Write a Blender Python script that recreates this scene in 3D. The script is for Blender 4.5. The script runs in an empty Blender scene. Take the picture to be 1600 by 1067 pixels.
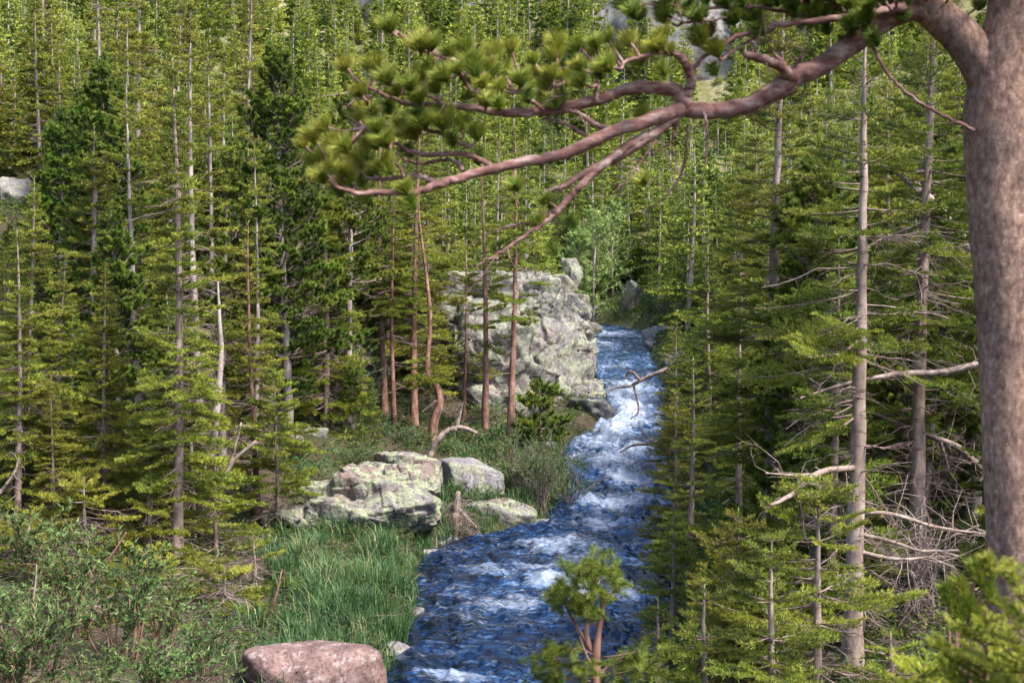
import bpy, bmesh, math, random
import numpy as np
R = math.radians
random.seed(7)
rng = np.random.default_rng(11)
C = bpy.context.scene.collection
scene = bpy.context.scene

_O = 'first second third fourth fifth sixth seventh eighth ninth tenth eleventh twelfth thirteenth fourteenth fifteenth sixteenth seventeenth eighteenth nineteenth'.split()
def ordw(n):
    if n < 20: return _O[n - 1]
    t = ['', '', 'twent', 'thirt', 'fort', 'fift', 'sixt', 'sevent'][n // 10]
    return t + 'ieth' if n % 10 == 0 else t + 'y-' + _O[n % 10 - 1]

# ------------------------------------------------------------------ camera, sky, sun, exposure
FP = 2222.2                                   # focal length in photo pixels (1600 wide)
HOR = 430.0                                   # row of the horizon in the photo
CZ = 7.0
PITCH = math.atan((533.5 - HOR) / FP)
cam_d = bpy.data.cameras.new('camera'); cam = bpy.data.objects.new('camera', cam_d); C.objects.link(cam)
cam.location = (0, 0, CZ); cam.rotation_euler = (R(90) - PITCH, 0, 0)
cam_d.sensor_width = 36; cam_d.lens = FP * 36 / 1600
cam_d.clip_start = 0.1; cam_d.clip_end = 2000
cam_d.dof.use_dof = True; cam_d.dof.focus_distance = 36; cam_d.dof.aperture_fstop = 4.2
scene.camera = cam
SUN_EL, SUN_AZ = R(54), R(128)                # azimuth measured clockwise from +Y (view direction)
world = bpy.data.worlds.new('World'); scene.world = world; world.use_nodes = True
wn = world.node_tree.nodes; wl = world.node_tree.links
sky = wn.new('ShaderNodeTexSky'); sky.sky_type = 'NISHITA'; sky.sun_disc = False
sky.sun_elevation = SUN_EL; sky.sun_rotation = SUN_AZ
sky.air_density = 1.0; sky.dust_density = 2.5; sky.ozone_density = 1.5
wl.new(sky.outputs[0], wn['Background'].inputs[0]); wn['Background'].inputs[1].default_value = 0.145
sd = bpy.data.lights.new('sun', 'SUN'); sd.energy = 3.2; sd.angle = R(12); sd.color = (1, 0.93, 0.80)
sun = bpy.data.objects.new('sun', sd); C.objects.link(sun)
sun.rotation_euler = (R(90) - SUN_EL, 0, -SUN_AZ + R(180))
scene.view_settings.view_transform = 'Standard'; scene.view_settings.look = 'None'
scene.view_settings.exposure = 1.3; scene.view_settings.gamma = 1.0
scene.render.engine = 'CYCLES'
scene.cycles.max_bounces = 6; scene.cycles.diffuse_bounces = 3; scene.cycles.transmission_bounces = 4
scene.cycles.glossy_bounces = 2; scene.cycles.caustics_reflective = False; scene.cycles.caustics_refractive = False
scene.cycles.use_denoising = True

# ------------------------------------------------------------------ photo pixel <-> place
def ray(px, py):
    x = (px - 800) / FP; y = -(py - 533.5) / FP
    return np.array([x, math.cos(PITCH) + math.sin(PITCH) * y, -math.sin(PITCH) + math.cos(PITCH) * y])
def atY(px, py, Y):
    d = ray(px, py); return np.array([0, 0, CZ]) + d * (Y / d[1])
def atZ(px, py, z):
    d = ray(px, py); return np.array([0, 0, CZ]) + d * ((z - CZ) / d[2])
def proj(x, y, z):
    z = z - CZ; f = y * math.cos(PITCH) - z * math.sin(PITCH); u = y * math.sin(PITCH) + z * math.cos(PITCH)
    return 800 + FP * x / f, 533.5 - FP * u / f

# ------------------------------------------------------------------ numpy noise
def _h(ix, iy, iz, s):
    n = (ix * 374761393 + iy * 668265263 + iz * 2147483647 + s * 1274126177) & 0xffffffff
    n = ((n ^ (n >> 13)) * 1274126177) & 0xffffffff
    n = ((n ^ (n >> 16)) * 2246822519) & 0xffffffff
    return ((n ^ (n >> 15)) & 0xffffff) / float(0xffffff)
def vnoise(p, seed=0):
    p = np.asarray(p, float); i = np.floor(p).astype(np.int64); f = p - i; f = f * f * (3 - 2 * f)
    r = 0
    for a in (0, 1):
        for b in (0, 1):
            for c in (0, 1):
                w = (f[..., 0] if a else 1 - f[..., 0]) * (f[..., 1] if b else 1 - f[..., 1]) * (f[..., 2] if c else 1 - f[..., 2])
                r = r + w * _h(i[..., 0] + a, i[..., 1] + b, i[..., 2] + c, seed)
    return r * 2 - 1
def fbm(p, o=4, seed=0, g=0.5):
    r = 0; a = 1.0; q = np.asarray(p, float)
    for k in range(o):
        r = r + a * vnoise(q, seed + k * 17); q = q * 2.03 + 3.1; a *= g
    return r
def fbm2(x, y, o=4, seed=0, g=0.5):
    return fbm(np.stack([x, y, np.zeros_like(x) + .37], -1), o, seed, g)
def worley(p, seed=0):
    i = np.floor(p).astype(np.int64); f1 = np.full(p.shape[:-1], 9.); f2 = f1.copy()
    for a in (-1, 0, 1):
        for b in (-1, 0, 1):
            for c in (-1, 0, 1):
                j = i + np.array([a, b, c])
                q = np.stack([j[..., k] + _h(j[..., 0], j[..., 1], j[..., 2], seed + 31 * k) for k in range(3)], -1)
                d = np.sqrt(((q - p) ** 2).sum(-1)); m = d < f1
                f2 = np.where(m, f1, np.minimum(f2, d)); f1 = np.where(m, d, f1)
    return f1, f2
def sstep(a, b, x):
    t = np.clip((x - a) / (b - a), 0, 1); return t * t * (3 - 2 * t)

# ------------------------------------------------------------------ river and terrain
_rows = [(1067, 595, 1040, 0), (960, 648, 1050, 0), (900, 645, 1050, 0), (860, 668, 1050, 0), (838, 720, 1050, 0), (818, 842, 1050, .03),
         (790, 868, 1050, .12), (760, 893, 1050, .3), (715, 880, 1046, .6), (690, 893, 1042, .8), (668, 930, 1040, 1.0), (645, 957, 1036, 1.35),
         (600, 938, 1035, 1.9), (560, 925, 1018, 2.4), (519, 898, 1012, 2.95)]
RY, RL, RR, RZ = [-20, 6, 12, 18], [-22, -11, -8, -4.3], [-15, -5, -2, 1.4], [0, 0, 0, 0]
for py, l, r, z in _rows:
    a = atZ(l, py, z); b = atZ(r, py, z); RY.append(a[1]); RL.append(a[0]); RR.append(b[0]); RZ.append(z)
for dy, dx in ((8, -1.5), (18, -6), (30, -14), (45, -26)):
    RY.append(104 + dy); RL.append(RL[18] + dx); RR.append(RR[18] + dx); RZ.append(2.95 + dy * .02)
RY, RL, RR, RZ = map(np.array, (RY, RL, RR, RZ))
def terrain(x, y, detail=True):
    x = np.asarray(x, float); y = np.asarray(y, float)
    zw = np.interp(y, RY, RZ); L = np.interp(y, RY, RL); Rr = np.interp(y, RY, RR)
    sl = L - x; sr = x - Rr
    w = np.clip(Rr - L, .5, 50)
    inside = np.minimum(x - L, Rr - x)
    bed = zw - 0.15 - 0.5 * sstep(0, 1.0, inside)
    left = zw - .15 + .5 * sstep(-.1, .7, sl) + .06 * np.maximum(sl, 0) + .27 * np.maximum(sl - 5, 0) + .1 * np.maximum(sl - 25, 0)
    right = zw - .15 + .7 * sstep(-.1, .8, sr) + .30 * np.maximum(sr, 0)
    h = np.where(inside > 0, bed, np.where(sl > 0, left, right))
    g = .5 * np.logaddexp(0, (y - 122) / 6) * 6
    h = np.where(y > 100, h + g, h + g * 0 + .5 * np.logaddexp(0, (y - 122) / 6) * 6)
    k = 5.45 - .37 * np.sqrt(y * y * (1 + .4 * (y < 0)) + .35 * x * x + .5)
    k2 = np.where(sr > 0, 1, np.exp(-np.maximum(-sr, 0) ** 2 / 6.))
    h = np.where(y < 24, np.maximum(h, k * k2 + (1 - k2) * h), h)
    if detail:
        out = sstep(0.1, 1.2, -inside)
        P = fbm2(x * .35, y * .35, 4, 5) * .22 + fbm2(x * .05, y * .05, 3, 9) * 1.3 * sstep(6, 30, -inside)
        h = h + out * P
    return h
def ground(px, py, lo=8, hi=300):
    d = ray(px, py); ts = np.linspace(lo, hi, 3000); P = np.array([0, 0, CZ]) + ts[:, None] * d / d[1]
    hh = terrain(P[:, 0], P[:, 1]); b = np.where(P[:, 2] < hh)[0]
    k = b[0] if len(b) else -1
    return P[k]
def onground(px, Y):
    x = (px - 800) / FP * Y; return np.array([x, Y, float(terrain(np.array([x]), np.array([Y]))[0])])

# ------------------------------------------------------------------ mesh helpers
def mesh_np(name, V, T=None, Q=None, mats=(), tm=0, qm=0, attrs=None, smooth=True):
    V = np.asarray(V, np.float32)
    T = np.zeros((0, 3), np.int32) if T is None else np.asarray(T, np.int32)
    Q = np.zeros((0, 4), np.int32) if Q is None else np.asarray(Q, np.int32)
    me = bpy.data.meshes.new(name)
    me.vertices.add(len(V)); me.vertices.foreach_set('co', V.ravel())
    loops = np.concatenate([T.ravel(), Q.ravel()]).astype(np.int32)
    me.loops.add(len(loops)); me.loops.foreach_set('vertex_index', loops)
    n = len(T) + len(Q)
    ls = np.concatenate([np.arange(len(T)) * 3, len(T) * 3 + np.arange(len(Q)) * 4]).astype(np.int32)
    me.polygons.add(n); me.polygons.foreach_set('loop_start', ls)
    mi = np.concatenate([np.full(len(T), tm), np.full(len(Q), qm)]).astype(np.int32)
    for m in mats: me.materials.append(m)
    me.polygons.foreach_set('material_index', mi)
    me.polygons.foreach_set('use_smooth', np.full(n, smooth, bool))
    if attrs:
        for k, v in attrs.items():
            a = me.attributes.new(k, 'FLOAT', 'POINT'); a.data.foreach_set('value', np.asarray(v, np.float32))
    me.update(calc_edges=True)
    return me
def link(name, me, parent=None, loc=None):
    o = bpy.data.objects.new(name, me); C.objects.link(o)
    if parent is not None: o.parent = parent
    if loc is not None: o.location = loc
    return o
def tag(o, label=None, cat=None, group=None, kind=None):
    if label: o['label'] = label
    if cat: o['category'] = cat
    if group: o['group'] = group
    if kind: o['kind'] = kind
    return o
def empty(name, loc, rz=0):
    o = bpy.data.objects.new(name, None); C.objects.link(o); o.location = [float(v) for v in loc]; o.rotation_euler = (0, 0, rz)
    o.empty_display_size = .3; return o

class Acc:
    """collects tubes (quads) and blades (tris) with a tint per vertex"""
    def __init__(s): s.V = []; s.T = []; s.Q = []; s.A = []; s.n = 0
    def add(s, V, T=None, Q=None, A=0.):
        if T is not None and len(T): s.T.append(np.asarray(T) + s.n)
        if Q is not None and len(Q): s.Q.append(np.asarray(Q) + s.n)
        s.V.append(V); s.A.append(np.full(len(V), A) if np.isscalar(A) else A); s.n += len(V)
    def tube(s, P, r, k=5, A=0.):
        P = np.asarray(P, float); q = capped(np.column_stack([P, np.broadcast_to(np.asarray(r, float), (len(P),))])); V, Q = tube(q[:, :3], q[:, 3], k); s.add(V, None, Q, A)
    def arr(s):
        cat = lambda L, w: np.concatenate(L) if L else np.zeros((0, w), np.int32)
        return (np.concatenate(s.V) if s.V else np.zeros((0, 3))), cat(s.T, 3), cat(s.Q, 4), (np.concatenate(s.A) if s.A else np.zeros(0))
    def mesh(s, name, mats, tm=0, qm=0, smooth=True):
        V, T, Q, A = s.arr(); return mesh_np(name, V, T, Q, mats, tm, qm, {'tint': A}, smooth)
def capped(P4):
    P4 = np.asarray(P4, float)
    if P4[-1, 3] > .006:
        d = P4[-1, :3] - P4[-2, :3]; d /= np.linalg.norm(d) + 1e-9; e = P4[-1, :3]; r = P4[-1, 3]
        P4 = np.vstack([P4, [*(e + d * r * .25), r * .75], [*(e + d * r * .38), r * .3], [*(e + d * r * .4), r * .01]])
    return P4
def tube(P, r, k=5):
    P = np.asarray(P, float); n = len(P); r = np.broadcast_to(np.asarray(r, float), (n,))
    t = np.gradient(P, axis=0); t /= np.linalg.norm(t, axis=1)[:, None] + 1e-9
    up = np.array([0, 0, 1.]) if abs(t[0][2]) < .8 else np.array([1., 0, 0])
    a = np.cross(t, up); a /= np.linalg.norm(a, axis=1)[:, None] + 1e-9; b = np.cross(t, a)
    th = np.arange(k) * 2 * math.pi / k
    V = P[:, None, :] + r[:, None, None] * (np.cos(th)[None, :, None] * a[:, None, :] + np.sin(th)[None, :, None] * b[:, None, :])
    i = np.arange(n - 1)[:, None] * k; j = np.arange(k)[None, :]; j2 = (j + 1) % k
    Q = np.stack([i + j, i + j2, i + k + j2, i + k + j], -1).reshape(-1, 4)
    return V.reshape(-1, 3), Q
def spline(K, n=8):
    """Catmull-Rom through rows of K (any width)"""
    K = np.asarray(K, float); E = np.vstack([2 * K[0] - K[1], K, 2 * K[-1] - K[-2]]); out = []
    for i in range(1, len(E) - 2):
        for t in np.linspace(0, 1, n, endpoint=False):
            p0, p1, p2, p3 = E[i - 1], E[i], E[i + 1], E[i + 2]
            out.append(.5 * (2 * p1 + (p2 - p0) * t + (2 * p0 - 5 * p1 + 4 * p2 - p3) * t * t + (3 * p1 - p0 - 3 * p2 + p3) * t ** 3))
    out.append(K[-1]); return np.array(out)
def blades(S, dens, ln, wd, rs, fwd=.55, lat=.75, upw=.45, t0=.35, tvar=.22, curl=None):
    """S: rows p0(3) p1(3) tint; scatter needle blades along them"""
    S = np.asarray(S, float); L = np.linalg.norm(S[:, 3:6] - S[:, :3], axis=1)
    N = max(1, int(L.sum() * dens)); idx = rs.choice(len(S), N, p=L / L.sum()); t = rs.random(N)
    d = (S[idx, 3:6] - S[idx, :3]) / (L[idx, None] + 1e-9)
    p = S[idx, :3] + d * (t * L[idx])[:, None]
    la = rs.normal(size=(N, 3)); la -= (la * d).sum(1)[:, None] * d; la /= np.linalg.norm(la, axis=1)[:, None] + 1e-9
    nd = fwd * d + lat * la; nd[:, 2] += upw * rs.random(N); nd /= np.linalg.norm(nd, axis=1)[:, None]
    sd_ = np.cross(nd, rs.normal(size=(N, 3))); sd_ /= np.linalg.norm(sd_, axis=1)[:, None] + 1e-9
    l = ln * rs.uniform(.7, 1.2, N)[:, None]; w = wd * rs.uniform(.7, 1.2, N)[:, None]
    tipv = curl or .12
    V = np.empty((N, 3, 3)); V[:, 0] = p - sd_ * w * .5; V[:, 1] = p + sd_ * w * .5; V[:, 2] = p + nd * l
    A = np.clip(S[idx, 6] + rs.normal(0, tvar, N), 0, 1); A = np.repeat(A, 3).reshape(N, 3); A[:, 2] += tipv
    return V.reshape(-1, 3), np.arange(N * 3).reshape(-1, 3), np.clip(A.ravel(), 0, 1)

# ------------------------------------------------------------------ materials
def nt(name):
    m = bpy.data.materials.new(name); m.use_nodes = True; n = m.node_tree.nodes; b = n['Principled BSDF']
    return m, n, m.node_tree.links, b
def ramp(n, stops):
    r = n.new('ShaderNodeValToRGB'); e = r.color_ramp.elements
    while len(e) < len(stops): e.new(.5)
    for k, (p, c) in enumerate(stops): e[k].position = p; e[k].color = (*c, 1)
    return r
def foliage_mat(name, stops, hv=.03, vv=.42, transl=.16, rough=.5):
    m, n, l, b = nt(name)
    a = n.new('ShaderNodeAttribute'); a.attribute_name = 'tint'
    r = ramp(n, stops); l.new(a.outputs['Fac'], r.inputs[0])
    oi = n.new('ShaderNodeObjectInfo')
    tc = n.new('ShaderNodeTexCoord'); no = n.new('ShaderNodeTexNoise'); no.inputs['Scale'].default_value = .9; no.inputs['Detail'].default_value = 3
    geo = n.new('ShaderNodeNewGeometry'); l.new(geo.outputs['Position'], no.inputs['Vector'])
    hs = n.new('ShaderNodeHueSaturation')
    mr = n.new('ShaderNodeMapRange'); mr.inputs[3].default_value = .496 - hv * .5; mr.inputs[4].default_value = .496 + hv * .8
    l.new(oi.outputs['Random'], mr.inputs[0]); l.new(mr.outputs[0], hs.inputs['Hue'])
    mv = n.new('ShaderNodeMapRange'); mv.inputs[1].default_value = .3; mv.inputs[2].default_value = .7
    mv.inputs[3].default_value = 1 - vv; mv.inputs[4].default_value = 1 + vv
    l.new(no.outputs[0], mv.inputs[0]); l.new(mv.outputs[0], hs.inputs['Value'])
    l.new(r.outputs[0], hs.inputs['Color']); l.new(hs.outputs[0], b.inputs['Base Color'])
    b.inputs['Roughness'].default_value = rough; b.inputs['Specular IOR Level'].default_value = .3
    t = n.new('ShaderNodeBsdfTranslucent'); l.new(hs.outputs[0], t.inputs[0])
    mx = n.new('ShaderNodeMixShader'); mx.inputs[0].default_value = transl
    l.new(b.outputs[0], mx.inputs[1]); l.new(t.outputs[0], mx.inputs[2]); l.new(mx.outputs[0], n['Material Output'].inputs[0])
    return m
def bark_mat(name, c1, c2, c3, sc=9, stretch=(1, 1, .35), bump=.4, rough=.85, bands=0, dist=.02, vor=False):
    m, n, l, b = nt(name)
    tc = n.new('ShaderNodeTexCoord'); mp = n.new('ShaderNodeMapping'); mp.inputs['Scale'].default_value = stretch
    l.new(tc.outputs['Object'], mp.inputs[0])
    a = n.new('ShaderNodeTexNoise'); a.inputs['Scale'].default_value = sc; a.inputs['Detail'].default_value = 8; a.inputs['Roughness'].default_value = .65
    l.new(mp.outputs[0], a.inputs['Vector'])
    r = ramp(n, [(.32, c1), (.5, c2), (.68, c3)]); l.new(a.outputs[0], r.inputs[0])
    col = r.outputs[0]; hgt = a.outputs[0]
    if vor:
        v = n.new('ShaderNodeTexVoronoi'); v.feature = 'DISTANCE_TO_EDGE'; v.inputs['Scale'].default_value = sc * 1.9
        mp2 = n.new('ShaderNodeMapping'); mp2.inputs['Scale'].default_value = (1, 1, .5); l.new(tc.outputs['Object'], mp2.inputs[0])
        ad = n.new('ShaderNodeVectorMath'); ad.operation = 'MULTIPLY_ADD'; l.new(a.outputs['Color'], ad.inputs[0])
        ad.inputs[1].default_value = (.12, .12, .12); l.new(mp2.outputs[0], ad.inputs[2]); l.new(ad.outputs[0], v.inputs['Vector'])
        rv = ramp(n, [(0, (.5, .45, .45)), (.25, (1, 1, 1))]); l.new(v.outputs[0], rv.inputs[0])
        mx = n.new('ShaderNodeMix'); mx.data_type = 'RGBA'; mx.blend_type = 'MULTIPLY'; mx.inputs[0].default_value = .8
        l.new(col, mx.inputs[6]); l.new(rv.outputs[0], mx.inputs[7]); col = mx.outputs[2]
        mh = n.new('ShaderNodeMath'); mh.operation = 'MULTIPLY_ADD'; l.new(rv.outputs[0], mh.inputs[0]); mh.inputs[1].default_value = .35
        l.new(a.outputs[0], mh.inputs[2]); hgt = mh.outputs[0]
        w = n.new('ShaderNodeTexNoise'); w.inputs['Scale'].default_value = 2.2; w.inputs['Detail'].default_value = 4; l.new(tc.outputs['Object'], w.inputs['Vector'])
        rw = ramp(n, [(.38, (.55, .5, .55)), (.6, (1.15, 1.0, .95))]); l.new(w.outputs[0], rw.inputs[0])
        m3 = n.new('ShaderNodeMix'); m3.data_type = 'RGBA'; m3.blend_type = 'MULTIPLY'; m3.inputs[0].default_value = .7
        l.new(col, m3.inputs[6]); l.new(rw.outputs[0], m3.inputs[7]); col = m3.outputs[2]
    if bands:
        mp3 = n.new('ShaderNodeMapping'); mp3.inputs['Scale'].default_value = (2, 2, 9); l.new(tc.outputs['Object'], mp3.inputs[0])
        bn = n.new('ShaderNodeTexNoise'); bn.inputs['Scale'].default_value = 2.4; bn.inputs['Detail'].default_value = 4; l.new(mp3.outputs[0], bn.inputs['Vector'])
        rb = ramp(n, [(.30, (.25, .2, .2)), (.42, (1, 1, 1))]); l.new(bn.outputs[0], rb.inputs[0])
        m4 = n.new('ShaderNodeMix'); m4.data_type = 'RGBA'; m4.blend_type = 'MULTIPLY'; m4.inputs[0].default_value = bands
        l.new(col, m4.inputs[6]); l.new(rb.outputs[0], m4.inputs[7]); col = m4.outputs[2]
    l.new(col, b.inputs['Base Color']); b.inputs['Roughness'].default_value = rough; b.inputs['Specular IOR Level'].default_value = .2
    bp = n.new('ShaderNodeBump'); bp.inputs['Strength'].default_value = bump; bp.inputs['Distance'].default_value = dist
    l.new(hgt, bp.inputs['Height']); l.new(bp.outputs[0], b.inputs['Normal'])
    return m
def rock_mat(name, g1, g2, lich, amt=.5, pink=None, crack=1.0, sc=1.0, crackscale=1.3, spk=28):
    m, n, l, b = nt(name)
    tc = n.new('ShaderNodeTexCoord'); V = tc.outputs['Object']
    def noise(s, d=8, ro=.6, off=0):
        x = n.new('ShaderNodeTexNoise'); x.inputs['Scale'].default_value = s * sc; x.inputs['Detail'].default_value = d; x.inputs['Roughness'].default_value = ro
        if off:
            mp = n.new('ShaderNodeMapping'); mp.inputs['Location'].default_value = (off, off * 1.3, 0); l.new(V, mp.inputs[0]); l.new(mp.outputs[0], x.inputs['Vector'])
        else: l.new(V, x.inputs['Vector'])
        return x
    a = noise(1.6); r = ramp(n, [(.35, g1), (.65, g2)]); l.new(a.outputs[0], r.inputs[0]); col = r.outputs[0]
    def mix(fac, c2, col, mode='MIX'):
        mx = n.new('ShaderNodeMix'); mx.data_type = 'RGBA'; mx.blend_type = mode
        if hasattr(fac, 'links'): l.new(fac, mx.inputs[0])
        else: mx.inputs[0].default_value = fac
        l.new(col, mx.inputs[6])
        if hasattr(c2, 'links'): l.new(c2, mx.inputs[7])
        else: mx.inputs[7].default_value = (*c2, 1)
        return mx.outputs[2]
    if pink:
        p = noise(.7, 4, off=3); rp = ramp(n, [(.5, (0, 0, 0)), (.6, (1, 1, 1))]); l.new(p.outputs[0], rp.inputs[0]); col = mix(rp.outputs[0], pink, col)
    li = noise(2.3, 10, .7, off=7); rl = ramp(n, [(.56 - amt * .25, (0, 0, 0)), (.62 - amt * .22, (1, 1, 1))]); l.new(li.outputs[0], rl.inputs[0])
    col = mix(rl.outputs[0], lich, col)
    sp = noise(spk / sc, 6, .8, off=2); rs_ = ramp(n, [(.36, (.18, .17, .17)), (.48, (.85, .84, .82)), (.6, (1.1, 1.1, 1.08)), (.72, (1.5, 1.5, 1.45))]); l.new(sp.outputs[0], rs_.inputs[0])
    col = mix(.9, rs_.outputs[0], col, 'MULTIPLY')
    dk = noise(5, 6, .75, off=11); rd = ramp(n, [(.36, (.16, .15, .15)), (.47, (1, 1, 1))]); l.new(dk.outputs[0], rd.inputs[0])
    col = mix(.85 * crack, rd.outputs[0], col, 'MULTIPLY')
    v = n.new('ShaderNodeTexVoronoi'); v.feature = 'DISTANCE_TO_EDGE'; v.inputs['Scale'].default_value = crackscale * sc
    ad = n.new('ShaderNodeVectorMath'); ad.operation = 'MULTIPLY_ADD'; l.new(a.outputs['Color'], ad.inputs[0]); ad.inputs[1].default_value = (.5, .5, .5)
    mp = n.new('ShaderNodeMapping'); mp.inputs['Rotation'].default_value = (.4, .5, .3); mp.inputs['Scale'].default_value = (1, 1, 1.8)
    l.new(V, mp.inputs[0]); l.new(mp.outputs[0], ad.inputs[2]); l.new(ad.outputs[0], v.inputs['Vector'])
    cm = n.new('ShaderNodeMath'); cm.operation = 'MULTIPLY_ADD'; cn = noise(.9, 3, .5, off=5); l.new(cn.outputs[0], cm.inputs[0]); cm.inputs[1].default_value = .45; cm.inputs[2].default_value = -.19
    cp = n.new('ShaderNodeMath'); cp.operation = 'MAXIMUM'; l.new(cm.outputs[0], cp.inputs[0]); cp.inputs[1].default_value = 0
    cs_ = n.new('ShaderNodeMath'); cs_.operation = 'ADD'; l.new(v.outputs[0], cs_.inputs[0]); l.new(cp.outputs[0], cs_.inputs[1])
    rv = ramp(n, [(0, (.12, .1, .1)), (.03, (1, 1, 1))]); l.new(cs_.outputs[0], rv.inputs[0])
    col = mix(.85 * crack, rv.outputs[0], col, 'MULTIPLY')
    l.new(col, b.inputs['Base Color']); b.inputs['Roughness'].default_value = .85
    bp = n.new('ShaderNodeBump'); bp.inputs['Strength'].default_value = .6; bp.inputs['Distance'].default_value = .06 / sc
    ma = n.new('ShaderNodeMath'); ma.operation = 'MULTIPLY_ADD'; l.new(rv.outputs[0], ma.inputs[0]); ma.inputs[1].default_value = crack * .8
    l.new(li.outputs[0], ma.inputs[2]); l.new(ma.outputs[0], bp.inputs['Height']); l.new(bp.outputs[0], b.inputs['Normal'])
    return m
FIR = foliage_mat('fir_needles', [(0, (.040, .070, .014)), (.35, (.10, .145, .018)), (.65, (.21, .245, .028)), (1, (.36, .36, .06))])  # ramp runs from dark inner needles to painted sunlit tips
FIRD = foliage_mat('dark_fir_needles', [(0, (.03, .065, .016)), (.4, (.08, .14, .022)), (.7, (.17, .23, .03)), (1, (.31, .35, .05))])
FIRF = foliage_mat('sunlit_hillside_needles', [(0, (.075, .105, .022)), (.4, (.17, .205, .035)), (.75, (.31, .325, .05)), (1, (.44, .43, .09))], hv=.035, vv=.35)  # sunlight on the far slope put into the colour, yellower and paler
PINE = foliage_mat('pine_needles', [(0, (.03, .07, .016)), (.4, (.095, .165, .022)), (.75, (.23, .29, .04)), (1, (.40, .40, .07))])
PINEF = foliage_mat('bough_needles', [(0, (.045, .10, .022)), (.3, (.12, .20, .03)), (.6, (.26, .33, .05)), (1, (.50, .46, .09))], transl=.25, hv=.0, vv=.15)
WILLOW = foliage_mat('willow_leaves', [(0, (.018, .05, .016)), (.45, (.045, .11, .03)), (1, (.19, .29, .09))], transl=.2)
WILLOWB = foliage_mat('bluish_leaves', [(0, (.05, .095, .06)), (.5, (.12, .19, .12)), (1, (.24, .31, .20))], transl=.3)
GREENSH = foliage_mat('broad_green_leaves', [(0, (.02, .075, .02)), (.5, (.045, .15, .03)), (1, (.11, .26, .06))], transl=.2)
ASPEN = foliage_mat('aspen_leaves', [(0, (.15, .24, .06)), (.5, (.27, .38, .12)), (1, (.42, .52, .20))], hv=.012, transl=.4)
GRASS = foliage_mat('grass_blades', [(0, (.04, .09, .03)), (.5, (.075, .16, .055)), (.85, (.16, .25, .09)), (1, (.36, .32, .18))], transl=.2)
HERB = foliage_mat('herb_leaves', [(0, (.025, .055, .012)), (.4, (.055, .10, .018)), (.8, (.13, .17, .03)), (1, (.26, .2, .10))], transl=.3)
BARK = bark_mat('fir_bark', (.14, .105, .095), (.30, .225, .20), (.48, .40, .36), sc=7, bands=.85)
BARKR = bark_mat('reddish_bark', (.13, .065, .052), (.27, .145, .115), (.42, .27, .22), sc=8, bands=.7)
BARKG = bark_mat('pale_grey_bark', (.17, .14, .13), (.36, .30, .285), (.54, .48, .46), sc=6, bands=.7)
TWIG = bark_mat('twig_bark', (.12, .085, .08), (.26, .19, .175), (.42, .34, .32), sc=5, bump=.1)
PBARK = bark_mat('pine_branch_bark', (.09, .045, .042), (.24, .125, .115), (.50, .38, .35), sc=16, bump=.9, dist=.012, stretch=(.45, 1, 1.1))
PTRUNK = bark_mat('pine_trunk_bark', (.20, .135, .11), (.50, .36, .295), (.86, .65, .53), sc=30, bump=1, dist=.012, stretch=(1, 1, .6), vor=True)
DEAD = bark_mat('dead_wood', (.16, .115, .10), (.28, .215, .19), (.42, .36, .33), sc=10, stretch=(1, 1, 1), bump=.2)
DEADD = bark_mat('dark_dead_wood', (.10, .075, .07), (.22, .17, .16), (.38, .31, .29), sc=10, stretch=(1, 1, 1), bump=.2)
ROCKL = rock_mat('lichen_rock', (.13, .125, .13), (.26, .245, .24), (.29, .315, .215), .36, pink=(.21, .155, .14), spk=14)
ROCKC = rock_mat('cliff_rock', (.12, .115, .125), (.245, .235, .24), (.27, .285, .225), .36, pink=(.23, .195, .20), crackscale=.8, spk=8)
ROCKP = rock_mat('pink_boulder', (.13, .08, .075), (.29, .185, .175), (.38, .30, .31), .08, crack=.25, sc=1.6, spk=18)
ROCKG = rock_mat('grey_granite', (.17, .16, .18), (.31, .295, .32), (.28, .29, .23), .25, crack=.8, spk=12)
ROCKW = rock_mat('wet_rock', (.035, .035, .045), (.09, .09, .11), (.13, .14, .12), .3, crack=.5)
ROCKW.node_tree.nodes['Principled BSDF'].inputs['Roughness'].default_value = .35

# ground material
GM, n, l, b = nt('forest_floor')
tc = n.new('ShaderNodeTexCoord')
def _nz(s, d=8, r=.6):
    x = n.new('ShaderNodeTexNoise'); x.inputs['Scale'].default_value = s; x.inputs['Detail'].default_value = d; x.inputs['Roughness'].default_value = r
    l.new(tc.outputs['Object'], x.inputs['Vector']); return x
a1 = _nz(.8); r1 = ramp(n, [(.3, (.028, .02, .014)), (.45, (.06, .043, .03)), (.55, (.035, .045, .016)), (.7, (.06, .08, .022))]); l.new(a1.outputs[0], r1.inputs[0])
a2 = _nz(14, 6); r2 = ramp(n, [(.35, (.5, .45, .4)), (.6, (1.3, 1.2, 1.1))]); l.new(a2.outputs[0], r2.inputs[0])
mx = n.new('ShaderNodeMix'); mx.data_type = 'RGBA'; mx.blend_type = 'MULTIPLY'; mx.inputs[0].default_value = 1
l.new(r1.outputs[0], mx.inputs[6]); l.new(r2.outputs[0], mx.inputs[7])
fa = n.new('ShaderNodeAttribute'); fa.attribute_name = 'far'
a3 = _nz(.12, 8, .65); a4 = _nz(1.1, 8, .75); r3 = ramp(n, [(.36, (.05, .06, .02)), (.48, (.13, .14, .045)), (.56, (.20, .18, .09)), (.66, (.30, .27, .23)), (.8, (.42, .39, .36))])
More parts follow.
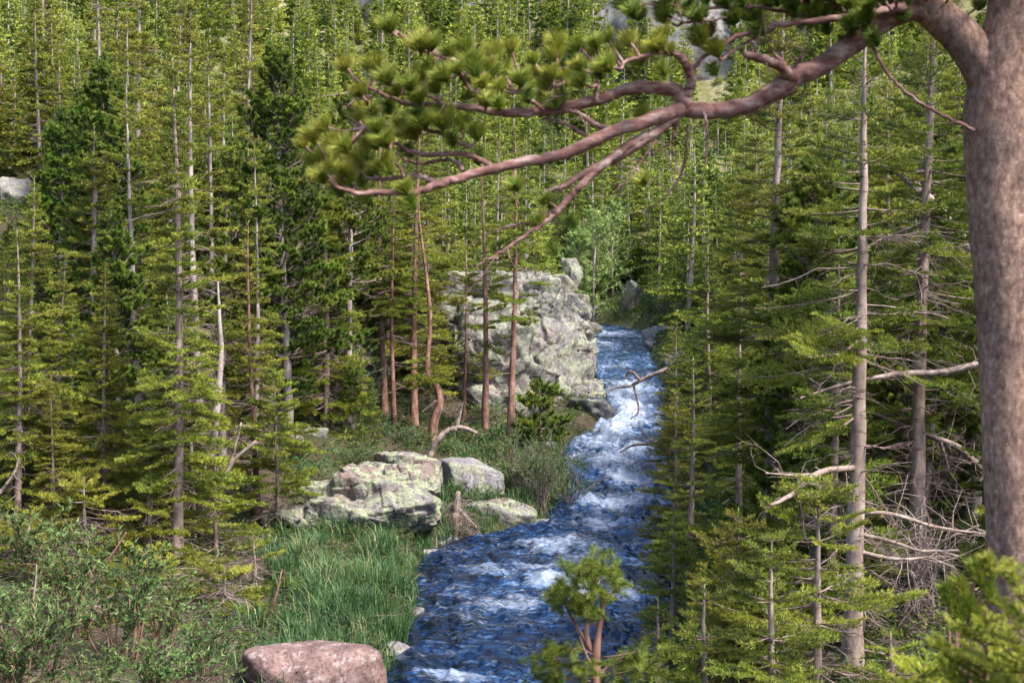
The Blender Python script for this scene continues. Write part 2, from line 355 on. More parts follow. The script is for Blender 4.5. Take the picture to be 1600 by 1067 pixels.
fm_ = n.new('ShaderNodeMath'); fm_.operation = 'MULTIPLY_ADD'; l.new(a4.outputs[0], fm_.inputs[0]); fm_.inputs[1].default_value = .9; fn_ = n.new('ShaderNodeMath'); fn_.operation = 'MULTIPLY_ADD'; l.new(a3.outputs[0], fn_.inputs[0]); fn_.inputs[1].default_value = .5; fn_.inputs[2].default_value = -.2; l.new(fn_.outputs[0], fm_.inputs[2]); l.new(fm_.outputs[0], r3.inputs[0])
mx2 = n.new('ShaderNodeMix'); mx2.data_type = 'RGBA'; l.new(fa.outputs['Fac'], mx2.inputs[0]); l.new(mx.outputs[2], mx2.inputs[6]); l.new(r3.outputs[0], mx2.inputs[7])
l.new(mx2.outputs[2], b.inputs['Base Color']); b.inputs['Roughness'].default_value = .95
bp = n.new('ShaderNodeBump'); bp.inputs['Strength'].default_value = .8; bp.inputs['Distance'].default_value = .05; l.new(a2.outputs[0], bp.inputs['Height']); l.new(bp.outputs[0], b.inputs['Normal'])

# water material
WM, n, l, b = nt('river_water')
geo = n.new('ShaderNodeNewGeometry'); at = n.new('ShaderNodeAttribute'); at.attribute_name = 'foam'
dp = n.new('ShaderNodeAttribute'); dp.attribute_name = 'light'
def _wn(s, st, d=6, r=.6):
    mp = n.new('ShaderNodeMapping'); mp.inputs['Scale'].default_value = st; l.new(geo.outputs['Position'], mp.inputs[0])
    mp.inputs['Rotation'].default_value = (0, 0, .35); x = n.new('ShaderNodeTexNoise'); x.inputs['Scale'].default_value = s; x.inputs['Detail'].default_value = d; x.inputs['Roughness'].default_value = r; x.inputs['Distortion'].default_value = .6
    l.new(mp.outputs[0], x.inputs['Vector']); return x
w1 = _wn(4.2, (.6, 1.25, 2), 8, .62); w2 = _wn(4.6, (.55, 1.5, 2), 10, .76); w0 = _wn(.7, (.8, 1.1, 1), 4, .55)
cr = ramp(n, [(.42, (.001, .004, .014)), (.56, (.003, .014, .052)), (.68, (.010, .042, .125)), (.80, (.065, .135, .28)), (.95, (.30, .39, .56))])
def mad(a, k, c):
    m_ = n.new('ShaderNodeMath'); m_.operation = 'MULTIPLY_ADD'; l.new(a, m_.inputs[0]); m_.inputs[1].default_value = k
    if hasattr(c, 'links'): l.new(c, m_.inputs[2])
    else: m_.inputs[2].default_value = c
    return m_.outputs[0]
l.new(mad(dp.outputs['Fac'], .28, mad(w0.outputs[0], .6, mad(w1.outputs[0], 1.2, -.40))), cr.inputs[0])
fmv = mad(w2.outputs[0], 1.7, mad(w0.outputs[0], .5, mad(at.outputs['Fac'], .8, .02)))
fr = n.new('ShaderNodeMapRange'); fr.inputs[1].default_value = 1.20; fr.inputs[2].default_value = 1.95; l.new(fmv, fr.inputs[0])
mx = n.new('ShaderNodeMix'); mx.data_type = 'RGBA'; l.new(fr.outputs[0], mx.inputs[0]); l.new(cr.outputs[0], mx.inputs[6]); mx.inputs[7].default_value = (.50, .56, .68, 1)
l.new(mx.outputs[2], b.inputs['Base Color'])
rr = n.new('ShaderNodeMapRange'); rr.inputs[3].default_value = .12; rr.inputs[4].default_value = .7; l.new(fr.outputs[0], rr.inputs[0]); l.new(rr.outputs[0], b.inputs['Roughness'])
b.inputs['IOR'].default_value = 1.33
w3 = _wn(4, (.7, 1.2, 1), 6, .6)
bp = n.new('ShaderNodeBump'); bp.inputs['Strength'].default_value = .7; bp.inputs['Distance'].default_value = .06; l.new(w3.outputs[0], bp.inputs['Height']); l.new(bp.outputs[0], b.inputs['Normal'])

# ------------------------------------------------------------------ ground sheet and river
def build_ground():
    NY, NX = 430, 420
    v = np.linspace(0, 1, NY); Y = -14 + 344 * (v ** 1.7)
    Y = np.concatenate([[-300, -120, -50], Y, [380, 460, 600, 900]])
    u = np.linspace(-1, 1, NX); X = np.sinh(3.2 * u) / math.sinh(3.2)
    yy = np.repeat(Y[:, None], NX, 1); W = 34 + 1.3 * np.abs(Y); W[:3] = 400; W[-4:] = 900
    xx = X[None, :] * W[:, None]
    zz = terrain(xx, np.minimum(yy, 400))
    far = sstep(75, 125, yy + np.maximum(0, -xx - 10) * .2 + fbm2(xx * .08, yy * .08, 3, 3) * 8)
    V = np.stack([xx, yy, zz], -1).reshape(-1, 3)
    n0 = np.arange(len(Y) - 1)[:, None] * NX; j = np.arange(NX - 1)[None]
    Q = np.stack([n0 + j, n0 + j + 1, n0 + NX + j + 1, n0 + NX + j], -1).reshape(-1, 4)
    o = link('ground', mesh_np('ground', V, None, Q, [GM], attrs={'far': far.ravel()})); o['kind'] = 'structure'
FOAM = [  # px, py, half-width, half-height, strength  (where the photo shows white water)
    (985, 640, 30, 34, .85), (965, 672, 34, 18, .85), (930, 690, 40, 12, .6), (935, 815, 30, 12, 1.0), (975, 745, 34, 12, .8), (955, 785, 50, 10, .55),
    (850, 905, 45, 14, .7), (790, 940, 70, 16, .65), (720, 970, 60, 10, .6), (870, 850, 70, 14, .55), (760, 890, 60, 12, .5), (990, 705, 36, 12, .7), (960, 720, 50, 20, .6),
    (905, 925, 40, 14, .7), (980, 930, 40, 14, .6), (960, 523, 45, 5, .8), (945, 540, 25, 6, .7), (950, 572, 40, 8, .4), (985, 605, 40, 14, .6), (690, 1056, 60, 14, .7), (740, 1030, 60, 10, .3),
    (900, 875, 60, 10, .4), (800, 985, 60, 10, .25), (985, 845, 40, 10, .45), (840, 880, 40, 8, .6), (850, 1010, 60, 12, .3)]
def build_river():
    Y = []; y = 8.
    while y < 140: Y.append(y); y += max(.05, y * y / (7 * 1422.) * .8 if y < 60 else .25)
    Y = np.array(Y); NX = 230; u = np.linspace(0, 1, NX)
    L = np.interp(Y, RY, RL) - .25; Rr = np.interp(Y, RY, RR) + .25; z = np.interp(Y, RY, RZ)
    xx = L[:, None] + (Rr - L)[:, None] * u; yy = np.repeat(Y[:, None], NX, 1); zz = np.repeat(z[:, None], NX, 1)
    px, py = proj(xx, yy, zz)
    F = np.zeros_like(xx)
    wx = fbm2(xx * 1.1, yy * .35, 4, 71) * 16; wy = fbm2(xx * 1.1 + 9, yy * .35, 4, 72) * 7
    for a, c, rx, ry, s in FOAM:
        d = ((px + wx - a) / rx) ** 2 + ((py + wy - c) / ry) ** 2; F = np.maximum(F, s * np.exp(-d * .9))
    rap = np.interp(Y, [8, 30, 38, 42, 50, 60, 66, 75, 100, 140], [.35, .35, .45, .7, .75, 1, .7, .45, .5, .4])[:, None]
    cx, cy = xx * .9 + yy * .25, yy * .45 - xx * .3
    big = fbm2(cx * 1.2, cy * 1.0, 4, 21); med = fbm2(cx * 3.2, cy * 3.5, 3, 33); sm = fbm2(cx * 9, cy * 9, 2, 44)
    edge = sstep(0, .12, u)[None] * sstep(0, .12, 1 - u)[None]
    amp = (.10 + .16 * rap)
    H = amp * (1 - np.abs(big)) * 1.1 + amp * .45 * med + .025 * sm
    H = H * (.35 + .65 * edge) - .12 + F * .08
    crest = sstep(.2, .9, med * .6 + big * .5)
    foam = np.clip(F * .95 + rap * crest * .45 + .30 * rap - .25 + .2 * med * rap, 0, 1.2)
    # calm dark water along the left edge of the pool
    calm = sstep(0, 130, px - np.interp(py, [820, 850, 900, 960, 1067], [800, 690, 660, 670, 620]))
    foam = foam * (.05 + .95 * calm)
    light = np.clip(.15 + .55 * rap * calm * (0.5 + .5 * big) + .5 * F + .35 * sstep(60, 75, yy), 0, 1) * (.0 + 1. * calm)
    V = np.stack([xx, yy, zz + H], -1).reshape(-1, 3)
    n0 = np.arange(len(Y) - 1)[:, None] * NX; j = np.arange(NX - 1)[None]
    Q = np.stack([n0 + j, n0 + j + 1, n0 + NX + j + 1, n0 + NX + j], -1).reshape(-1, 4)
    o = link('river', mesh_np('river', V, None, Q, [WM], attrs={'foam': foam.ravel(), 'light': light.ravel()})); o['kind'] = 'structure'
build_ground(); build_river()

# ------------------------------------------------------------------ rocks
_ico = {}
def ico(n):
    if n not in _ico:
        bm = bmesh.new(); bmesh.ops.create_icosphere(bm, subdivisions=n, radius=1)
        _ico[n] = (np.array([v.co[:] for v in bm.verts]), np.array([[v.index for v in f.verts] for f in bm.faces])); bm.free()
    return _ico[n]
def rockshape(size, seed, sub=5, planes=11, p=36, rough=.05, crack=.10, cs=1.4, rot=0):
    rs = np.random.default_rng(seed); U, T = ico(sub)
    N = rs.normal(size=(planes, 3)); N /= np.linalg.norm(N, axis=1)[:, None]; D = rs.uniform(.72, 1.0, planes)
    N = np.vstack([N, [[0, 0, 1], [0, 0, -1], [1, 0, 0], [-1, 0, 0], [0, 1, 0], [0, -1, 0]]]); D = np.concatenate([D, rs.uniform(.85, 1.05, 6)])
    q = np.maximum(U @ N.T, 0) / D; r = (q ** p).sum(1) ** (-1. / p)
    P = U * r[:, None] * np.array(size)
    f1, f2 = worley(P * np.array([1, 1, 1.5]) * cs / max(min(size), .3) + seed, seed); e = np.clip((f2 - f1) / .12, 0, 1)
    ms = min(size)
    f = fbm(P * 1.6 / ms + seed, 6, seed, .55)
    P = P + U * (rough * ms * f - crack * ms * .12 * (1 - e) ** 2 * (f > -.1))[:, None]
    # blocky steps
    rot_ = np.linalg.qr(rs.normal(size=(3, 3)))[0]; Bq = (P @ rot_) * np.array([1.1, 1.7, 2.6]) / ms; ff = Bq + .15 * fbm(P / ms, 2, seed + 9)[:, None]
    bi = np.floor(ff).astype(np.int64); hb = _h(bi[:, 0], bi[:, 1], bi[:, 2], seed + 4); fr = ff - bi; ed = np.min(np.minimum(fr, 1 - fr), 1)
    P = P + U * ((hb - .5) * crack * ms * 1.3 * np.clip(ed / .05, 0, 1) - crack * ms * .35 * np.clip(1 - ed / .04, 0, 1))[:, None]
    c, s = math.cos(rot), math.sin(rot); P[:, :2] = P[:, :2] @ np.array([[c, s], [-s, c]])
    return P, T
def rock(name, blocks, mat, label, cat='rock', group=None):
    """blocks: (px, py, Y, size, seed, kwargs) first one gives the origin"""
    a = Acc(); o0 = atY(blocks[0][0], blocks[0][1], blocks[0][2])
    for px, py, Y, size, seed, kw in blocks:
        P, T = rockshape(size, seed, **kw); a.add(P + (atY(px, py, Y) - o0), T)
    o = link(name, a.mesh(name, [mat]), loc=o0); return tag(o, label, cat, group)
k6 = dict(sub=6, crack=.2, rough=.09)
rock('cliff', [(860, 610, 60.5, (2.2, 2.0, 2.2), 3, k6), (850, 530, 62, (2.0, 2, 2.0), 14, k6), (800, 480, 62.5, (2.3, 2, 1.5), 23, dict(sub=6, crack=.25)), (755, 560, 57.5, (2.0, 1.8, 2.5), 8, k6),
               (730, 465, 60, (2.2, 2, 1.2), 6, k6), (885, 505, 64, (.9, 1.4, 1.3), 31, k6), (905, 570, 63, (.8, 2, 1.1), 19, k6), (905, 618, 60.5, (1.05, 1.3, .75), 33, k6), (860, 665, 58.5, (1.6, 1.3, 1.1), 44, k6), (790, 650, 56.5, (1.6, 1.2, 1.3), 40, k6), (830, 450, 66, (1.1, 1, .8), 41, k6)], ROCKC,
     'big pale lichen-speckled cliff rising from the left bank behind the slim trunks', 'cliff')
rock('rock', [(930, 645, 57.6, (1.05, .9, .6), 12, dict(sub=5, rough=.1)), (895, 665, 57.5, (.6, .6, .45), 13, {})], ROCKW,
     'dark wet rock at the foot of the cliff beside the white cascade')
rock('rock', [(908, 495, 97, (.75, 1, 1.6), 21, dict(sub=5)), (922, 515, 98, (.9, .8, .5), 24, {})], ROCKL, 'tall pale rock standing at the top of the river by its left edge')
rock('rock', [(893, 430, 92, (.7, .8, 1.2), 26, {}), (880, 470, 90, (.9, .8, 1.6), 29, {})], ROCKL, 'upright pale crag just behind the top of the cliff')
rock('rock', [(985, 478, 112, (.95, 1, 1.35), 51, {}), (988, 450, 113, (.6, .6, .6), 52, {})], ROCKG, 'small rounded crag on the far bank above the head of the river')
rock('rock', [(940, 488, 116, (2.2, 1, .8), 54, {})], ROCKG, 'low shaded boulder lying across the head of the river')
rock('rock', [(1050, 540, 88, (1.9, 1.6, 1.15), 61, dict(sub=5)), (1025, 555, 86, (.7, 1, .9), 62, {})], ROCKG, 'grey split boulder on the right bank beside the upper river')
rock('rock', [(1085, 575, 70, (1.7, 1.2, .9), 64, {})], ROCKG, 'broad grey boulder below the split one on the right bank')
rock('rock', [(1085, 500, 98, (1.1, 1, .5), 66, {})], ROCKG, 'flat pale slab higher up the right bank behind the dark fir')
def gY(px, py): return float(ground(px, py)[1])
ok = dict(sub=6, crack=.16, rough=.05); y0 = gY(600, 842)
rock('rock_outcrop', [(615, 798, y0 + .9, (1.2, 1, .72), 70, ok), (540, 803, y0 + .8, (1.2, 1, .5), 71, ok), (475, 808, y0 + .9, (.9, .9, .34), 72, ok), (648, 755, y0 + 1.8, (.75, .8, .5), 73, ok),
                      (585, 758, y0 + 1.6, (1.1, .9, .62), 74, ok), (520, 770, y0 + 1.7, (.85, .8, .34), 75, ok), (662, 800, y0 + 1.2, (.45, .7, .6), 76, ok), (440, 808, y0 + 1.2, (.5, .6, .25), 77, ok), (630, 725, y0 + 2.8, (.9, .9, .36), 78, ok)], ROCKL,
     'cracked pale green lichen-covered rock outcrop on the left bank above the grass', 'rock outcrop')
y0 = gY(735, 775)
rock('boulder', [(735, 745, y0 + .6, (1.08, .8, .52), 81, dict(sub=5, rough=.04))], ROCKG, 'smooth grey flat-topped boulder between the outcrop and the river', 'boulder')
rock('boulder', [(785, 808, 39.8, (.98, .75, .58), 88, dict(sub=5, crack=.05, planes=9))], ROCKL, 'small pointed lichen-green boulder at the water edge', 'boulder')
rock('boulder', [(500, 1058, 23.0, (1.36, 1.0, .78), 90, dict(sub=6, crack=.0, rough=.04, planes=12, p=7))], ROCKP, 'large smooth pinkish boulder at the bottom of the grassy bank', 'boulder')
rock('boulder', [(15, 312, 62, (1.3, 1.2, .95), 93, dict(sub=5))], ROCKG, 'pale grey boulder high among the trees at the left border of the photo', 'boulder')
rock('boulder', [(208, 298, 66, (1.3, 1, .8), 94, {})], ROCKG, 'grey boulder half hidden among firs near the tall bare trunk on the left slope', 'boulder')
for (px, py, Y, s, seed, lb) in [(1075, 95, 215, (9, 6, 9), 101, 'large pale granite crag on the hillside seen under the pine bough'), (1000, 60, 240, (8, 6, 7), 102, 'pale granite crag high up the hillside left of the larger one'),
                                 (575, 12, 235, (7, 5, 5), 103, 'pale crag at the top edge above the pine tufts'), (760, 40, 225, (3.5, 3, 4.5), 104, 'narrow grey crag between far trees at the top centre')]:
    rock('crag', [(px, py, float(ground(px, py, 60)[1]) - 1.5, s, seed, {})], ROCKG, lb, 'crag')
for (px, py, Y, s, seed, lb) in [(410, 885, 33.5, (.3, .3, .18), 111, 'small grey stone in the brush right of the tall fir trunk'), (80, 965, 26, (.5, .4, .22), 112, 'dull grey stone under the willow bushes at lower left'),
                                 (35, 950, 27, (.35, .4, .2), 114, 'pale stone behind the willow bush stems at lower left'), (490, 690, 45, (.5, .5, .45), 115, 'dark shadowed rock beside the bent old trunk'), (505, 715, 44, (.55, .5, .3), 116, 'rusty stained rock below the bent old trunk'),
                                 (845, 700, 50, (.5, .5, .3), 117, 'small rock under the willows by the river')]:
    rock('rock', [(px, py, Y, s, seed, {})], ROCKG if seed != 116 else ROCKP, lb)

_st = [(668, 868, .28), (655, 905, .2), (690, 848, .25), (850, 822, .3), (868, 800, .22), (702, 842, .18), (640, 960, .22), (875, 778, .25), (895, 755, .2), (612, 1020, .3), (900, 700, .3), (915, 690, .2)]
for k, (px, py, sz) in enumerate(_st):
    p = ground(px, py, 8, 130); P, T = rockshape((sz * 1.4, sz, sz * .7), 800 + k, sub=4)
    a = Acc(); a.add(P, T); o = link('stone', a.mesh('stone', [ROCKW if k % 3 else ROCKG]), loc=p); tag(o, f'dark wet stone at the left water edge, {ordw(sorted(_st, key=lambda q: -q[1]).index((px, py, sz)) + 1)} going upstream' if k % 3 else f'pale stone at the left water edge, {ordw(sorted(_st, key=lambda q: -q[1]).index((px, py, sz)) + 1)} stone going upstream', 'stone', 'stones along the left water edge')

# ------------------------------------------------------------------ conifer branches
def fir_branch(L, rs, dens, ln, wd, step=.07, bare=.25, subs=True, wood=3):
    a = Acc(); S = []
    n = 7; t = np.linspace(0, 1, n); y = np.cumsum(rs.normal(0, .02 * L, n)); y -= y[0]
    P = np.stack([t * L, y, -.10 * L * t + .16 * L * t * t], 1); a.tube(P, .011 * (L ** .8) * (1 - .75 * t) + .002, wood + 1)
    for k in range(int(n * bare + 1), n - 1): S.append([*P[k], *P[k + 1], .55])
    x = L * bare * rs.uniform(.8, 1.2); side = 1
    while x < L * .97:
        f = x / L; l = min((L - x) * .75 + .07, .42 * L + .05) * rs.uniform(.6, 1.1); side = -side
        p0 = np.array([np.interp(x, P[:, 0], P[:, c]) for c in range(3)])
        an = R(rs.uniform(38, 62)) * side; d = np.array([math.cos(an), math.sin(an), rs.uniform(-.05, .22)])
        p1 = p0 + d * l * .5; p2 = p1 + (d + np.array([.25, 0, .1])) * l * .5
        a.tube([p0, p1, p2], [.0035 + .003 * l, .003, .0015], wood)
        S.append([*(p0 + .2 * (p1 - p0)), *p1, .35]); S.append([*p1, *p2, .62])
        if subs and l > .16:
            for q in np.arange(.25, .95, .07 / l if l > .3 else .25):
                b0 = p0 + (p1 - p0) * min(q * 2, 1) + (p2 - p1) * max(0, q * 2 - 1)
                a2 = an + R(rs.uniform(35, 55)) * rs.choice([-1, 1]); sl = l * (1 - q) * .5 + .04
                b1 = b0 + np.array([math.cos(a2), math.sin(a2), rs.uniform(-.05, .3)]) * sl
                S.append([*b0, *b1, .62])
        x += step * rs.uniform(.7, 1.4)
    S = np.array(S); w = a.arr(); V, T, A = blades(S, dens, ln, wd, rs, fwd=.5, lat=.6, upw=1.0); A = np.clip(A + np.repeat((V.reshape(-1, 3, 3)[:, 0, 2] - np.interp(V.reshape(-1, 3, 3)[:, 0, 0], P[:, 0], P[:, 2])), 3) * 1.2 + .16 * (V[:, 0] / L - .5), 0, 1); return w, (V, T, A)  # tint lightens upper and outer needles: new growth plus painted sunlit tips
def dead_branch(L, rs, k=3):
    a = Acc(); n = 6; t = np.linspace(0, 1, n); y = np.cumsum(rs.normal(0, .05 * L, n)); z = np.cumsum(rs.normal(-.02, .03, n) * L)
    P = np.stack([t * L, y - y[0], z - z[0]], 1); a.tube(P, .010 * L ** .7 * (1 - .8 * t) + .0015, 4)
    for i in range(int(10 * L) + 3):
        x = rs.uniform(.15, .95); p0 = np.array([np.interp(x * L, P[:, 0], P[:, c]) for c in range(3)])
        an = rs.uniform(25, 75) * rs.choice([-1, 1]); l = (1 - x) * L * .6 * rs.uniform(.4, 1) + .06
        d = np.array([math.cos(R(an)), math.sin(R(an)), rs.uniform(-.5, .2)]); p1 = p0 + d * l * .5
        p2 = p1 + (d + rs.normal(0, .3, 3)) * l * .5; a.tube([p0, p1, p2], [.003, .0025, .001], 3)
    return a.arr(), None
def pine_branch(L, rs, nt_=120, ln=.11, wd=.014, tl=.09, bare=.3):
    a = Acc(); V, T, A = [], [], []; n = 7; t = np.linspace(0, 1, n)
    P = np.stack([t * L, np.cumsum(rs.normal(0, .03 * L, n)), .02 * L * t + .28 * L * t * t], 1); P[:, 1] -= P[0, 1]
    a.tube(P, .014 * L * (1 - .7 * t) + .004, 4); ends = [(P[-1], P[-1] - P[-2])]
    for i in range(int(9 * L) + 3):
        x = rs.uniform(bare, .98); p0 = np.array([np.interp(x * L, P[:, 0], P[:, c]) for c in range(3)])
        an = R(rs.uniform(25, 65)) * rs.choice([-1, 1]); l = (1 - x) * L * .6 + rs.uniform(.08, .22)
        d = np.array([math.cos(an), math.sin(an), rs.uniform(0, .5)]); p1 = p0 + d * l * .5; p2 = p1 + (d * .8 + [0, 0, .45]) * l * .5
        a.tube([p0, p1, p2], [.006, .005, .004], 3); ends.append((p2, p2 - p1))
        if l > .25: ends.append((p1 + [0, 0, .06], np.array([.3, 0, .6])))
    nn = 0
    for e, d in ends:
        d = d / np.linalg.norm(d); c = rs.uniform(.1, .5)
        v, tt, aa = blades([[*(e - d * tl), *(e + d * .02), c]], nt_ / (tl + .02), ln, wd, rs, fwd=.6, lat=.8, upw=.35, tvar=.12, curl=.35)
        V.append(v); T.append(tt + nn); A.append(aa); nn += len(v)
    return a.arr(), (np.concatenate(V), np.concatenate(T), np.concatenate(A))
def templates(fn, lens, k, seed, **kw):
    rs = np.random.default_rng(seed); return [(L, [fn(L, rs, **kw) for _ in range(k)]) for L in lens]
LOD = {
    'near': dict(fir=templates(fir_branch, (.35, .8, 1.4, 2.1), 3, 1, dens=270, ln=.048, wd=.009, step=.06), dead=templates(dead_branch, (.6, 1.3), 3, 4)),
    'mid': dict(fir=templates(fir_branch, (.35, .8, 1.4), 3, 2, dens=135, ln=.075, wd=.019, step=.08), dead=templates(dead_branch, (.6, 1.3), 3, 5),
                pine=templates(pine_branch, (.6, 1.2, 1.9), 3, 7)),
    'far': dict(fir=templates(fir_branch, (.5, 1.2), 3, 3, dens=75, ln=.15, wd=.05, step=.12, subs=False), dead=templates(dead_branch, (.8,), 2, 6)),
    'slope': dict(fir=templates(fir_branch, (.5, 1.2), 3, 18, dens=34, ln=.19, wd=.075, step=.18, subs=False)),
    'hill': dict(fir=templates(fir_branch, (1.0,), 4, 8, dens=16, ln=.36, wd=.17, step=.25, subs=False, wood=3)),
}
def put(acc, tpl, L, base, az, tilt, rs, roll=0., wacc=None, dt=0.):
    Ls, vs = min(tpl, key=lambda q: abs(math.log(q[0] / L))); (w, lf) = vs[rs.integers(len(vs))]; s = L / Ls
    ct, st = math.cos(tilt), math.sin(tilt); ca, sa = math.cos(az), math.sin(az); cr_, sr_ = math.cos(roll), math.sin(roll)
    M = np.array([[ca, -sa, 0], [sa, ca, 0], [0, 0, 1]]) @ np.array([[ct, 0, -st], [0, 1, 0], [st, 0, ct]]) @ np.array([[1, 0, 0], [0, cr_, -sr_], [0, sr_, cr_]])
    f = lambda V: (V * s) @ M.T + base
    if wacc is not None and len(w[0]): wacc.add(f(w[0]), None, w[2], 0.)
    if lf is not None: acc.add(f(lf[0]), lf[1], None, np.clip(lf[2] + dt, 0, 1))
def make_conifer(seed, H, r0, Lmax, lod='mid', kind='fir', cb=.2, gap=.3, sway=.04, per=5, whorl=.30, power=.75, deadz=(.05, .45), ndead=22, needle=None, bark=None, path=None, topr=.012, curve=0., bias=None, sides=8, lower=.9):
    """returns (trunk mesh, crown mesh); crown = live branches with needles"""
    rs = np.random.default_rng(seed); K = LOD[lod]; needle = needle or FIR; bark = bark or BARK
    n = 14; t = np.linspace(0, 1, n)
    if path is None:
        ph = rs.uniform(0, 6.28, 2); P = np.stack([sway * H * .3 * np.sin(t * 3 + ph[0]) - sway * H * .3 * math.sin(ph[0]) + curve * (1 - t) ** 2 - curve, sway * H * .3 * (np.sin(t * 2.5 + ph[1]) - math.sin(ph[1])), t * H], 1)
        P[0, 2] = -.4
    else:
        P = spline(path, 6); n = len(P); t = np.linspace(0, 1, n)
    rad = r0 * (1 - t) ** .75 * (1 + .35 * np.exp(-t * 22)) + topr * (1 - t) + .004
    if path is None and lod in ('near', 'mid'):
        P2 = spline(np.column_stack([P, rad]), 3); P2[1:-1, :3] += rs.normal(0, r0 * .05, (len(P2) - 2, 3)) * np.array([1, 1, 0]); P2[:, 3] *= 1 + rs.normal(0, .035, len(P2)); TP, Tr = P2[:, :3], P2[:, 3]
    else: TP, Tr = P, rad
    tr = Acc(); tr.tube(TP, Tr, sides); cr = Acc(); wd = Acc()
    at = lambda f: np.array([np.interp(f, t, P[:, c]) for c in range(3)])
    z = cb * H
    while z < H * .985:
        f = z / H; fc = (z - cb * H) / (H - cb * H)
        prof = (1 - fc) ** power * (lower + (1 - lower) * min(1, fc * 4)); k = rs.poisson(per * .55) + max(1, int(per * .45))
        if rs.random() < gap * .6: k = max(1, k // 3)
        az0 = rs.uniform(0, 6.28)
        for j in range(k):
            L = max(.16, Lmax * prof * rs.uniform(.45, 1.12)); az = az0 + j * 6.283 / k + rs.normal(0, .35)
            if bias is not None and rs.random() < .55: az = bias + rs.normal(0, .7)
            tilt = R((-14 if kind == 'fir' else 2) + 42 * fc ** 1.6 + rs.normal(0, 7))
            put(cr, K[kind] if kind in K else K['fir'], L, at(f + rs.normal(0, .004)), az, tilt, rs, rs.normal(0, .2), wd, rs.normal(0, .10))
        z += whorl * rs.uniform(.6, 1.45) * (1 - .45 * fc)
    if 'dead' in K:
        for i in range(ndead):
            f = rs.uniform(*deadz); put(cr, K['dead'], Lmax * rs.uniform(.35, .95) * .8, at(f), rs.uniform(0, 6.28), R(rs.normal(-6, 12)), rs, 0, wd)
    if lod not in ('hill', 'slope'):
        cr.add(*blades([[*at(.93), *at(1.), .6]], 40, .1, .03, rs)[:2], None, .6)
    V, T, _, A = cr.arr(); W, _, Q, _ = wd.arr(); nV = len(V)
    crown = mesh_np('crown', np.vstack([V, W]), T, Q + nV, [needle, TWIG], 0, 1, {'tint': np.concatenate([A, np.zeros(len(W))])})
    return tr.mesh('trunk', [bark]), crown
def add_tree(meshes, loc, rz, sc, name, label, cat, group=None, lean=(0, 0)):
    e = empty(name, loc, rz); e.scale = (sc, sc, sc) if np.isscalar(sc) else sc
    e.rotation_euler = (lean[0], lean[1], rz)
    link('trunk', meshes[0], e); link('crown', meshes[1], e); tag(e, label, cat, group); return e

# hand placed trees -------------------------------------------------
# px, base (py or None with Y), top py, name, kind...
def hand(name, label, px, Y, top, r0, Lmax, seed, lod='mid', base=None, cat='fir tree', rz=0., **kw):
    if lod == 'mid': r0 *= .85; Lmax *= 1.3; kw['per'] = kw.get('per', 5) + 1; kw['whorl'] = kw.get('whorl', .3) * 1.15
    g = ground(px, base, 10, 140) if base is not None else onground(px, Y)
    Ht = atY(px, top, g[1])[2] - g[2]
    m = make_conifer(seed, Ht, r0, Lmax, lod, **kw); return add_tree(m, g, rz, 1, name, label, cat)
hand('fir_tree', 'tall straight fir with pale pink trunk standing in front at left above low brush', 276, 0, 90, .135, 1.15, 201, base=880, cb=.14, gap=.4, ndead=60, deadz=(.04, .8), whorl=.27, bark=BARK, per=5)
hand('fir_tree', 'slim fir with thin reddish trunk just left of the rock outcrop', 402, 0, 345, .085, .95, 202, base=802, cb=.18, gap=.4, ndead=40, deadz=(.05, .6), bark=BARKR, whorl=.36, per=4)
hand('fir_tree', 'fir with thick pink trunk and hidden foot near the left border', 143, 40, 195, .14, 1.25, 203, cb=.16, gap=.5, ndead=45, deadz=(.05, .7))
hand('fir_tree', 'very tall fir with bare pale trunk and stubby broken boughs, upper left', 222, 48, -90, .15, 1.2, 204, cb=.2, gap=.6, ndead=60, deadz=(.2, .95), bark=BARKG, per=4)
hand('fir_tree', 'tall fir with pale trunk reaching the top edge at far left', 153, 56, -60, .15, 1.2, 205, cb=.25, gap=.6, ndead=35, deadz=(.3, .9), bark=BARKG, per=4)
hand('fir_tree', 'tall fir with straight grey trunk at the top edge left of the pine bough', 383, 62, -70, .15, 1.2, 206, cb=.2, gap=.6, ndead=35, deadz=(.3, .9), bark=BARKG, per=4)
hand('fir_tree', 'small fir with yellowish boughs below the left slope thicket', 92, 33, 560, .07, 1.0, 207, cb=.12, gap=.4, ndead=25, per=4)
hand('fir_tree', 'young fir at the left border with upright green tips', 22, 30, 355, .075, .8, 208, cb=.1, gap=.2, ndead=15)
hand('pine_tree', 'bushy dark pine with round needle tufts between the left slope and the river', 450, 43, 80, .16, 1.9, 209, kind='pine', cb=.22, gap=.2, power=.5, whorl=.34, per=6, needle=PINE, bark=BARKG, cat='pine tree', ndead=20)
hand('pine_tree', 'lower tufted pine in front of the bushy one', 345, 39, 250, .13, 1.6, 210, kind='pine', cb=.3, gap=.2, power=.5, whorl=.34, per=5, needle=PINE, bark=BARKG, cat='pine tree')
hand('pine_tree', 'tufted pine in the thicket right of the slim reddish fir', 545, 47, 130, .14, 1.5, 219, kind='pine', cb=.4, gap=.3, power=.5, whorl=.34, per=4, needle=PINE, bark=BARKG, cat='pine tree')
